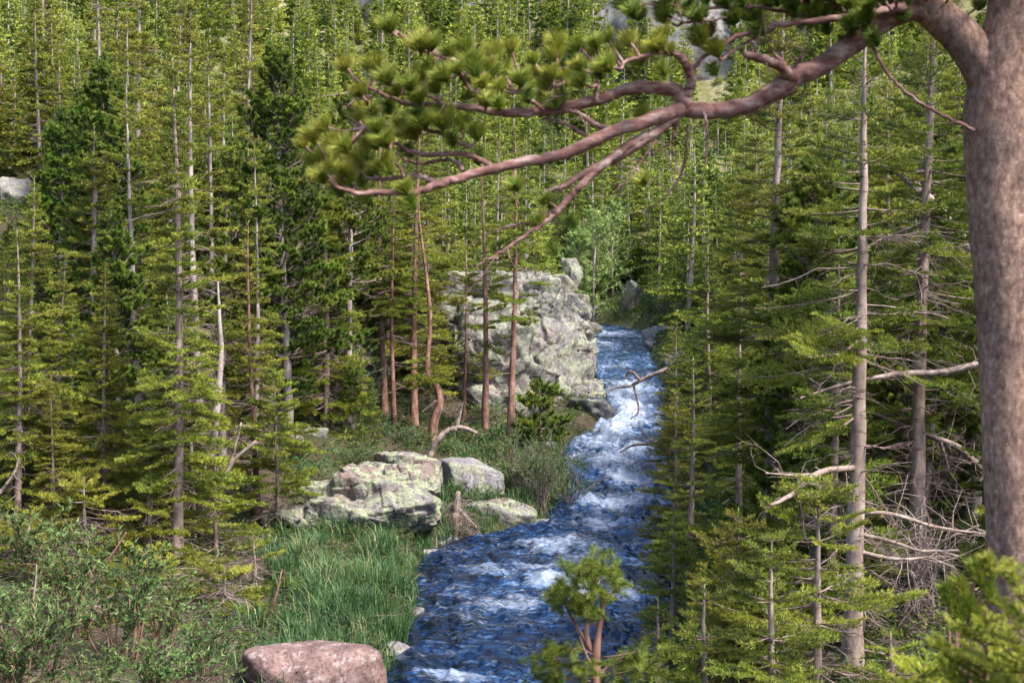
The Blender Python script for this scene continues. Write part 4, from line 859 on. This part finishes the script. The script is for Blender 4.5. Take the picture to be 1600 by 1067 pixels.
# ------------------------------------------------------------------ dead wood
def px_path(pts, Y=None):
    """rows px, py, Y, radius in photo pixels -> world path and radii"""
    K = []
    for q in pts:
        a, b_, yy, r = q if Y is None else (*q[:2], Y, q[2]); p = atY(a, b_, yy); K.append([*p, r * yy / FP])
    return spline(K, 7)
def bare_wood(paths, Y, seed, ntw=20, tl=.5, mat=DEAD, droop=0., drift=0.):
    rs_ = np.random.default_rng(seed); a = Acc(); org = atY(*paths[0][0][:2], Y)
    for pts in paths:
        P = px_path([(q[0], q[1], Y + drift * abs(q[0] - paths[0][0][0]) / 100, q[2]) for q in pts]); P[:, 1] += np.cumsum(rs_.normal(0, .02, len(P))); P[:, :3] -= org
        a.tube(P[:, :3], P[:, 3], 7)
        for i in range(ntw):
            k = rs_.integers(1, len(P)); p = P[k, :3]; d = rs_.normal(0, 1, 3); d[2] -= droop; d /= np.linalg.norm(d); l = tl * rs_.uniform(.3, 1.1); r = min(P[k, 3] * .5, .008)
            q1 = p + d * l * .5; d2 = d + rs_.normal(0, .5, 3); q2 = q1 + d2 * l * .5; a.tube([p, q1, q2], [r, r * .7, r * .3], 4)
            for j in range(3):
                b0 = q1 + (q2 - q1) * rs_.random(); e = b0 + (d2 + rs_.normal(0, .8, 3)) * l * .25; a.tube([b0, (b0 + e) / 2 + rs_.normal(0, .02, 3), e], [r * .4, r * .3, r * .15], 3)
    return a, org
def dead_thing(name, label, cat, paths, Y, seed, **k):
    mat = k.pop('mat', DEAD); a, org = bare_wood(paths, Y, seed, **k); o = link(name, a.mesh(name, [mat]), loc=org); tag(o, label, cat); return o
dead_thing('dead_snag', 'broken grey dead trunk leaning behind the tall front fir', 'dead trunk', [[(318, 800, 7), (330, 720, 6), (338, 640, 6), (345, 560, 4.5), (343, 490, 3), (340, 440, 1)], [(322, 795, 6), (340, 730, 4), (346, 705, 2)]], 34, 1, ntw=8, tl=.6, mat=BARKG)
dead_thing('dead_branch', 'forked grey dead branch propped between snag and slim reddish fir', 'dead branch', [[(345, 760, 3), (365, 720, 3), (400, 690, 3)], [(360, 725, 3), (370, 690, 2), (378, 660, 1.5)]], 32, 2, ntw=8, tl=.4)
dead_thing('old_trunk', 'bent old dark trunk arching down onto the rock outcrop', 'old trunk', [[(385, 470, 10), (395, 540, 12), (412, 600, 14), (435, 650, 14), (462, 690, 13), (472, 735, 12), (470, 765, 12)]], 43.5, 3, ntw=10, tl=.8, mat=BARKG)
dead_thing('dead_root', 'white curved dead root lying on the outcrop before the pink trunks', 'dead root', [[(672, 712, 5), (682, 690, 5), (700, 673, 4.5), (722, 668, 4), (745, 676, 2.5)], [(712, 672, 4), (718, 650, 2.5), (722, 632, 1)]], 44, 4, ntw=14, tl=.35)
dead_thing('stump', 'grey dead stump with a skirt of hanging bare roots beside the small boulder', 'stump', [[(716, 768, 4), (713, 790, 7), (710, 815, 8)], [(712, 790, 4), (735, 815, 2), (745, 825, 1)], [(710, 790, 4), (690, 815, 2), (680, 825, 1)], [(712, 795, 3), (722, 820, 1)], [(708, 795, 3), (698, 822, 1)]], 38.0, 5, ntw=46, tl=.7, droop=1.2)
dead_thing('dead_branch', 'dark reddish bare limb reaching over the white cascade from the right bank', 'dead branch', [[(1045, 575, 3.5), (1010, 590, 3), (985, 603, 2.5), (960, 607, 2), (942, 618, 1)], [(1000, 594, 2.5), (985, 580, 2), (975, 592, 1.4)], [(990, 600, 2), (998, 640, 1.5), (985, 655, .8)]], 44, 6, ntw=6, tl=.35, mat=DEADD)
dead_thing('dead_branch', 'grey bare limb low over the rapids from the right bank', 'dead branch', [[(1060, 660, 3), (1025, 690, 2.5), (990, 695, 2), (968, 705, 1)], [(1020, 690, 2), (1000, 672, 1)]], 40, 7, ntw=8, tl=.35, mat=DEADD)
dead_thing('leaning_log', 'dead grey log leaning across the gap high behind the smooth trunk', 'leaning log', [[(1400, 265, 7), (1440, 305, 8), (1480, 345, 9), (1530, 410, 10), (1580, 480, 11)]], 24, 8, ntw=22, tl=.9)
dead_thing('dead_branch', 'long dark crooked limb crossing right of the smooth trunk at mid height', 'dead branch', [[(1250, 622, 2), (1320, 600, 3), (1400, 585, 4.5), (1470, 582, 5), (1530, 570, 5.5)]], 21, 9, ntw=26, tl=.7, mat=DEADD)
dead_thing('dead_branch', 'pale curved bough running left from the middle of the smooth trunk', 'dead branch', [[(1335, 730, 5), (1300, 733, 5), (1270, 742, 5), (1235, 768, 4), (1200, 785, 2.5)], [(1270, 742, 3), (1235, 742, 2), (1195, 738, 1)]], 19.45, 10, ntw=12, tl=.5, mat=DEAD, drift=-1.9)
for k, (pts, lb) in enumerate([([(1345, 800, 3.5), (1400, 805, 3.5), (1450, 820, 3), (1500, 828, 2), (1545, 832, 1.5)], 'upper of the bare pinkish boughs reaching right from the smooth trunk'),
                               ([(1345, 835, 3.5), (1390, 845, 3), (1440, 860, 2.5), (1500, 862, 2)], 'middle of the bare pinkish boughs reaching right from the smooth trunk'),
                               ([(1345, 862, 3.5), (1400, 872, 3), (1450, 872, 2), (1490, 885, 1)], 'lowest of the bare pinkish boughs reaching right from the smooth trunk')]):
    dead_thing('dead_branch', lb, 'dead branch', [pts], 19.4, 20 + k, ntw=16, tl=.6)
dead_thing('dead_brush', 'tangle of bare drooping grey twigs in the dark hollow beside the great pine trunk', 'dead brush', [[(1440, 1020, 5), (1435, 930, 4), (1440, 850, 3), (1450, 780, 2)], [(1395, 1010, 4), (1420, 930, 3), (1450, 880, 2)], [(1480, 1000, 4), (1450, 930, 3), (1420, 890, 2)], [(1500, 870, 2), (1455, 860, 2), (1410, 875, 2)], [(1530, 820, 2), (1470, 850, 2), (1440, 900, 2)]], 20.5, 30, ntw=42, tl=.8, droop=.6, mat=DEADD)
dead_thing('dead_brush', 'twisted grey bare branches above the hollow right of the smooth trunk', 'dead brush', [[(1350, 640, 3), (1400, 660, 3), (1450, 680, 4), (1500, 700, 5), (1530, 730, 5)], [(1440, 680, 3), (1420, 740, 3), (1390, 775, 2)], [(1470, 690, 3), (1480, 740, 2), (1450, 770, 1.5)]], 22.5, 31, ntw=36, tl=.8, mat=DEADD)
for k, (a_, b_, c_, d_, Y, lb) in enumerate([(100, 960, 200, 830, 24, 'thin reddish dead stick slanting up through the lower left willows'), (30, 1060, 60, 880, 23, 'upright reddish stem at the lower left corner'), (205, 1065, 270, 925, 24, 'pale forked dead stick in the lower left thicket'),
                                             (0, 770, 30, 715, 26, 'pale dead twig poking in from the left border'), (400, 1000, 440, 890, 27, 'grey stick lying in the grass above the pinkish boulder')]):
    dead_thing('dead_branch', lb, 'dead branch', [[(a_, b_, 3), ((a_ + c_) / 2 + 6, (b_ + d_) / 2, 2.5), (c_, d_, 1)]], Y, 40 + k, ntw=10, tl=.35, mat=DEAD if k % 2 else BARKR)

# ------------------------------------------------------------------ great foreground pine with its bough
FY = 7.4
def fpath(pts, y0=None, y1=None):
    """pixels rows (px, py, r) -> depth shrinks slightly towards the bough's end at left"""
    K = []
    for a, b_, r in pts:
        yy = 7.5 - .55 * max(0, (1500 - a)) / 1000.; p = atY(a, b_, yy); K.append([*p, r * yy / FP])
    return spline(K, 8)
org = np.array([*atY(1566, 900, 7.5)[:2], 0.]); org[2] = float(terrain(org[:1], org[1:2])[0])
root = empty('pine_tree', org); tag(root, 'great out-of-focus pine trunk at the right edge whose long bough crosses the top', 'pine tree')
def fix(P): P = P.copy(); P[:, :3] -= org; return P
rs_ = np.random.default_rng(77)
def barktube(P, k, amp):
    P = capped(P); V, Q = tube(P[:, :3], P[:, 3], k); n = fbm(V * np.array([6, 6, 3.]) + 3, 4, 5); c = np.repeat(P[:, :3], k, 0); d = (V - c); return V + d * (n * amp)[:, None], Q
base_rows = [(1608, 1500, 58), (1602, 1300, 52), (1598, 1067, 49), (1593, 950, 48), (1590, 850, 48), (1586, 700, 49), (1582, 550, 51), (1574, 400, 54), (1568, 280, 56), (1566, 190, 59), (1578, 110, 56), (1594, 30, 52), (1605, -80, 48), (1610, -220, 44), (1600, -500, 36)]
tr = Acc(); P = fix(fpath(base_rows)); P = spline(P[::2], 5); v, q = barktube(P, 40, .035); tr.add(v, None, q)
P = fix(fpath([(1568, 220, 40), (1545, 125, 34), (1506, 62, 30), (1455, 14, 28), (1425, -30, 34), (1400, -120, 30), (1390, -300, 24)])); P = spline(P[::2], 5); v, q = barktube(P, 28, .04); tr.add(v, None, q)
link('trunk', tr.mesh('trunk', [PTRUNK]), root)
BR = [  # px, py, radius
    [(1475, 30, 28), (1440, 12, 26), (1400, 20, 23), (1340, 62, 19), (1290, 98, 17), (1240, 120, 18), (1205, 145, 15), (1170, 162, 15), (1130, 172, 15), (1095, 172, 16), (1066, 168, 15), (1050, 180, 11)],
    [(1240, 122, 12), (1215, 110, 9), (1185, 102, 7.5), (1150, 99, 6)], [(1232, 115, 6), (1215, 95, 4), (1200, 80, 2)], [(1240, 105, 3), (1250, 90, 2.5), (1258, 75, 1.5)], [(1245, 140, 7), (1215, 155, 5), (1188, 171, 1)],
    [(1075, 165, 12), (1058, 145, 12), (1025, 136, 11), (990, 137, 11), (955, 148, 10), (910, 162, 10), (850, 172, 9), (795, 174, 8), (740, 168, 6), (690, 162, 5), (640, 160, 4.2), (590, 142, 3.6), (552, 120, 3)],
    [(1066, 170, 13), (1035, 182, 12), (995, 195, 12), (955, 207, 11), (915, 226, 11), (870, 245, 10), (820, 255, 9.5), (770, 266, 9), (720, 280, 8), (685, 292, 7), (650, 302, 6), (600, 303, 5), (552, 302, 3.5), (520, 285, 2)],
    [(1064, 176, 9), (1020, 210, 9), (975, 240, 8), (930, 262, 7), (880, 290, 5), (850, 300, 3)],
    [(1010, 210, 8), (970, 236, 8), (940, 260, 7), (905, 292, 6.5), (880, 322, 6), (855, 345, 4.5), (820, 370, 3.5), (785, 392, 2.5), (745, 415, 1.5)], [(880, 322, 4), (840, 345, 3), (800, 352, 2), (770, 360, 1)],
    [(1068, 160, 9), (1078, 130, 9), (1070, 108, 8), (1056, 92, 7), (1035, 88, 4), (1000, 98, 3.5), (968, 110, 3)], [(1074, 120, 5), (1100, 90, 4), (1150, 60, 4), (1210, 45, 5), (1290, 36, 6), (1350, 30, 8), (1400, 20, 9)],
    [(960, 205, 5), (930, 195, 5), (905, 178, 4), (880, 172, 3)], [(930, 222, 4), (905, 205, 3.5), (880, 190, 3), (850, 183, 2.5)],
    [(770, 262, 5.5), (745, 248, 5), (720, 240, 4.5), (680, 241, 4.5), (640, 236, 4), (615, 222, 3)], [(725, 268, 4), (712, 252, 4), (690, 246, 3.5), (650, 250, 3), (620, 240, 2)], [(735, 230, 4), (700, 213, 4), (665, 200, 3), (640, 180, 2)],
    [(685, 290, 5.5), (660, 276, 5), (635, 273, 4.5), (605, 277, 4), (582, 275, 3)], [(630, 274, 3), (622, 258, 2.5), (606, 246, 2)], [(560, 302, 3), (525, 285, 2.5), (505, 270, 2)],
    [(760, 168, 4.5), (745, 150, 4.5), (728, 135, 4), (718, 118, 3)], [(850, 172, 4), (832, 160, 3.5), (812, 145, 3)], [(930, 155, 5), (932, 130, 4), (935, 112, 3)], [(880, 165, 3), (868, 140, 2.5), (862, 125, 2)], [(690, 162, 3), (650, 140, 3), (618, 135, 2)],
    [(730, 100, 2.5), (690, 90, 3.5), (650, 72, 3), (620, 50, 2.5)], [(750, 165, 3), (745, 130, 3), (730, 100, 2.5)], [(590, 142, 2.5), (570, 155, 2)], [(615, 222, 3), (590, 210, 2.5), (570, 200, 2)],
    [(1360, 60, 4), (1380, 110, 3), (1415, 150, 3), (1460, 180, 3), (1512, 207, 3.5)], [(1075, 195, 2.5), (1074, 230, 2), (1068, 270, 2), (1045, 305, 1.5), (1010, 330, 1)], [(1060, 190, 3), (1050, 220, 2), (1020, 240, 1.5)], [(1035, 200, 2.5), (1010, 240, 2), (985, 275, 1.5), (960, 300, 1)],
    [(1100, 172, 3), (1105, 210, 2), (1100, 260, 1.2)], [(1395, -180, 16), (1330, -230, 12), (1240, -260, 8), (1160, -300, 4)], [(1605, -60, 22), (1700, -120, 16), (1800, -180, 10), (1880, -260, 5)], [(1600, -300, 16), (1500, -350, 12), (1400, -400, 8), (1300, -450, 4)], [(1600, -250, 14), (1700, -330, 10), (1800, -420, 6)], [(1290, 36, 4), (1230, 20, 3.5), (1160, 12, 3), (1080, 15, 3), (1000, 10, 2)], [(1210, 45, 3), (1160, 70, 2.5), (1120, 100, 2)], [(1330, 30, 5), (1290, 0, 4), (1200, -20, 3), (1080, -25, 3), (960, -10, 2.5)], [(1160, 12, 2.5), (1120, 35, 2.5), (1060, 45, 2)],
]
ba = Acc(); skel = []
for pts in BR:
    P = fix(fpath(pts)); P[:, 3] *= .88; P[:, 1] += np.linspace(0, rs_.normal(0, .12), len(P)); P[1:-1, :3] += rs_.normal(0, .003, (len(P) - 2, 3))
    if P[0, 3] > .03: P = spline(P[::2], 5); v, q = barktube(P, 18, .10); ba.add(v, None, q)
    else: ba.tube(P[:, :3], P[:, 3], 8)
    skel.append(P)
bough = None
SK = np.concatenate([p[:, :3] for p in skel]) + org; spx, spy = proj(SK[:, 0], SK[:, 1], SK[:, 2])
TU = [(607, 33), (672, 62), (725, 66), (540, 95), (583, 96), (603, 115), (655, 112), (693, 110), (738, 88), (773, 75), (798, 67), (833, 87), (868, 80), (903, 95), (925, 75), (948, 95), (948, 52), (983, 57), (753, 122), (788, 107), (813, 117),
      (853, 125), (883, 115), (618, 135), (653, 145), (568, 160), (588, 190), (583, 215), (643, 200), (506, 190), (475, 218), (494, 242), (503, 268), (537, 223), (537, 258), (559, 255), (600, 212), (574, 195), (632, 287), (660, 184), (690, 182),
      (562, 135), (640, 125), (702, 75), (655, 62), (760, 95), (560, 240), (520, 250), (600, 250), (585, 265), (625, 195), (680, 130), (715, 100), (780, 130), (840, 105), (905, 120), (520, 215), (490, 205), (545, 275), (670, 95), (860, 108),
      (805, 283), (853, 305), (843, 340), (698, 176), (1003, 170), (1005, 275), (720, 188), (760, 150), (930, 60), (905, 65), (1000, 85), (960, 78), (870, 60), (745, 200), (560, 178)]
for k in range(95): TU.append((rs_.uniform(960, 1420), rs_.uniform(-60, 22)))
for k in range(22): TU.append((rs_.uniform(1400, 1570), rs_.uniform(-70, 12)))
for k in range(150): TU.append((rs_.uniform(1150, 1900), rs_.uniform(-520, -60)))
for k in range(10): TU.append((rs_.uniform(1010, 1130), rs_.uniform(40, 75)))
nd = Acc()
for k, (a_, b_) in enumerate(TU):
    d2 = (spx - a_ - 8) ** 2 + (spy - b_ - 10) ** 2 * 1.0; j = int(np.argmin(d2)); p0 = SK[j] - org
    yy = (SK[j][1]) + rs_.normal(0, .12 if b_ > -50 else .7); e = atY(a_, b_ + 8, yy) - org; mid = (p0 + e) / 2 + np.array([.01, 0, -.02]) + rs_.normal(0, .01, 3)
    P = spline([p0, mid, e], 5); ba.tube(P, np.linspace(.009, .006, len(P)), 5)
    big = rs_.uniform(.8, 1.25) * (1.1 if a_ < 800 else .95); d = e - mid; d = d / np.linalg.norm(d) * .5 + np.array([-.2, 0, .8]); d /= np.linalg.norm(d); tone = rs_.uniform(.15, .45) if -50 < b_ and (b_ > 40 or a_ < 880) else rs_.uniform(.0, .12)  # tone drops for the top tufts, limb shade painted into the needles
    if a_ < 580: tone += .15
    v, t, a = blades([[*(e - d * .035 * big), *(e + d * .01), tone]], 11000, .076 * big, .0050, rs_, fwd=.6, lat=.85, upw=.2, tvar=.1, curl=.6); nd.add(v, t, None, a)
    if rs_.random() < .35:
        e2 = e - d * .09 + rs_.normal(0, .03, 3); v, t, a = blades([[*(e2 - d * .05), *(e2 + d * .02), tone - .1]], 3600, .07, .005, rs_, fwd=.5, lat=.85, upw=.1, tvar=.1, curl=.5); nd.add(v, t, None, a)
for k in range(150):
    P = skel[rs_.integers(len(skel))]; j = rs_.integers(1, len(P)); p = P[j, :3]; d = rs_.normal(0, 1, 3) * [1, .7, .8] + [-.6, 0, .15]; d /= np.linalg.norm(d); l = rs_.uniform(.06, .26)
    q1 = p + d * l * .5; q2 = q1 + (d + rs_.normal(0, .35, 3)) * l * .5; ba.tube([p, q1, q2], [.0035, .0028, .0012], 4)
    if rs_.random() < .5: ba.tube([q1, q1 + (d + rs_.normal(0, .8, 3)) * l * .35], [.0025, .001], 4)
bough = link('bough', ba.mesh('bough', [PBARK]), root)
V, T, _, A = nd.arr(); link('needles', mesh_np('needles', V, T, None, [PINEF], attrs={'tint': A}), bough)

# small bent pine at the bottom in front of the water
SY = 12.
def spath(pts): K = [[*atY(a, b_, SY), r * SY / FP] for a, b_, r in pts]; return spline(K, 6)
o0 = onground(932, SY); root = empty('pine_tree', o0); tag(root, 'small bent pine with forked pinkish stem at the bottom in front of the water', 'pine tree')
st = Acc(); nd = Acc(); wd = Acc(); rs_ = np.random.default_rng(31); tips = []
for pts in [[(936, 1290, 10), (934, 1180, 9), (932, 1100, 8.5), (931, 1067, 8), (931, 1025, 7.5), (935, 985, 5), (941, 945, 4.5), (939, 922, 3.5), (925, 905, 2.5), (908, 902, 1.8)], [(931, 1025, 6), (918, 1003, 5.5), (917, 980, 4), (926, 968, 2.5)],
            [(921, 1008, 4), (905, 985, 3), (890, 960, 2), (880, 935, 1.5)], [(928, 1045, 3.5), (915, 1020, 2.5), (905, 990, 1.5)], [(932, 1060, 3), (960, 1035, 2), (1000, 1022, 1)], [(939, 940, 2.5), (955, 928, 2), (962, 915, 1)]]:
    P = spath(pts); P[:, :3] -= o0; P[:, 1] += np.linspace(0, rs_.normal(0, .1), len(P)); st.tube(P[:, :3], P[:, 3], 9)
for (a_, b_) in [(862, 925), (875, 930), (885, 915), (900, 935), (915, 945), (925, 925), (905, 915), (940, 900), (955, 905), (960, 890), (925, 890), (890, 900), (870, 945), (930, 955), (905, 955), (850, 1030), (860, 1050), (880, 1035), (895, 1015), (985, 1030), (1005, 1015), (1000, 1045), (960, 1050), (900, 1060), (870, 1010), (975, 1060), (1020, 1040), (945, 915), (895, 945), (880, 1065), (915, 1045), (965, 1035), (840, 1062), (900, 890), (935, 880)]:
    e = atY(a_, b_, SY + rs_.normal(0, .2)) - o0; s0 = atY(932 + rs_.normal(0, 4), b_ + 22 if b_ < 975 else b_ + 12, SY) - o0
    st.tube(spline([s0, (s0 + e) / 2 + rs_.normal(0, .03, 3), e], 4), .004, 4)
    for q in range(6):
        d = rs_.normal(0, 1, 3); d[2] = abs(d[2]) * .4 + .15; d /= np.linalg.norm(d); e2 = e + rs_.normal(0, .06, 3) * [1.4, 1.4, .6]
        v, t, a = blades([[*(e2 - d * .11), *(e2 + d * .03), rs_.uniform(.05, .4)]], 1300, .065, .0034, rs_, fwd=.6, lat=.8, upw=.25, tvar=.15, curl=.35); nd.add(v, t, None, a)
link('trunk', st.mesh('trunk', [BARKR]), root); V, T, _, A = nd.arr(); link('crown', mesh_np('crown', V, T, None, [FIR], attrs={'tint': A}), root)

# bright young fir out of focus in the bottom right corner, and a tufted pine sapling behind it
LOD['close'] = dict(fir=templates(fir_branch, (.3, .6, 1.0), 3, 9, dens=900, ln=.032, wd=.0065, step=.05, bare=.05))
BRIGHT = foliage_mat('new_growth_needles', [(0, (.09, .15, .015)), (.4, (.24, .31, .03)), (.7, (.42, .46, .06)), (1, (.58, .56, .12))], hv=.01, vv=.3)
for px, Y, top, seed, lb, L in [(1540, 5.4, 955, 701, 'bright yellow-green young fir out of focus in the bottom right corner', .62), (1625, 5.2, 900, 702, 'second bright young fir at the corner, nearer the right border', .55), (1462, 6.0, 1040, 703, 'lowest bright young fir peeping over the bottom edge at right', .5)]:
    hand('fir_tree', lb, px, Y, top, .022, L, seed, lod='close', cb=.15, gap=.05, ndead=0, needle=BRIGHT, bark=BARKR, per=7, whorl=.14, power=.5, sides=8, cat='young fir', topr=.004)
g = onground(1500, 6.8); root = empty('pine_sapling', g); tag(root, 'blurred tufted pine sapling beside the great trunk above the bright firs', 'pine sapling'); st = Acc(); nd = Acc()
for (a_, b_) in [(1500, 905), (1525, 880), (1545, 910), (1515, 935), (1480, 915), (1545, 870), (1530, 950), (1495, 940)]:
    e = atY(a_, b_ + 12, 6.8) - g; st.tube(spline([[0, 0, 0], [0, 0, e[2] * .5], e * [.5, .5, .85], e], 5), .008, 5); d = np.array([-.3, 0, .8]); d /= np.linalg.norm(d)
    v, t, a = blades([[*(e - d * .08), *(e + d * .03), rs_.uniform(.35, .7)]], 5000, .07, .006, rs_, fwd=.7, lat=.8, upw=.2, tvar=.12); nd.add(v, t, None, a)
link('trunk', st.mesh('trunk', [BARKR]), root); V, T, _, A = nd.arr(); link('needles', mesh_np('needles', V, T, None, [PINEF], attrs={'tint': A}), root)
# young pine at the foot of the cliff
hand('pine_sapling', 'small bright young pine standing at the foot of the cliff', 845, 0, 600, .04, .9, 710, base=700, kind='pine', cb=.1, gap=.1, ndead=0, needle=PINE, per=5, whorl=.25, power=.5, cat='pine sapling')
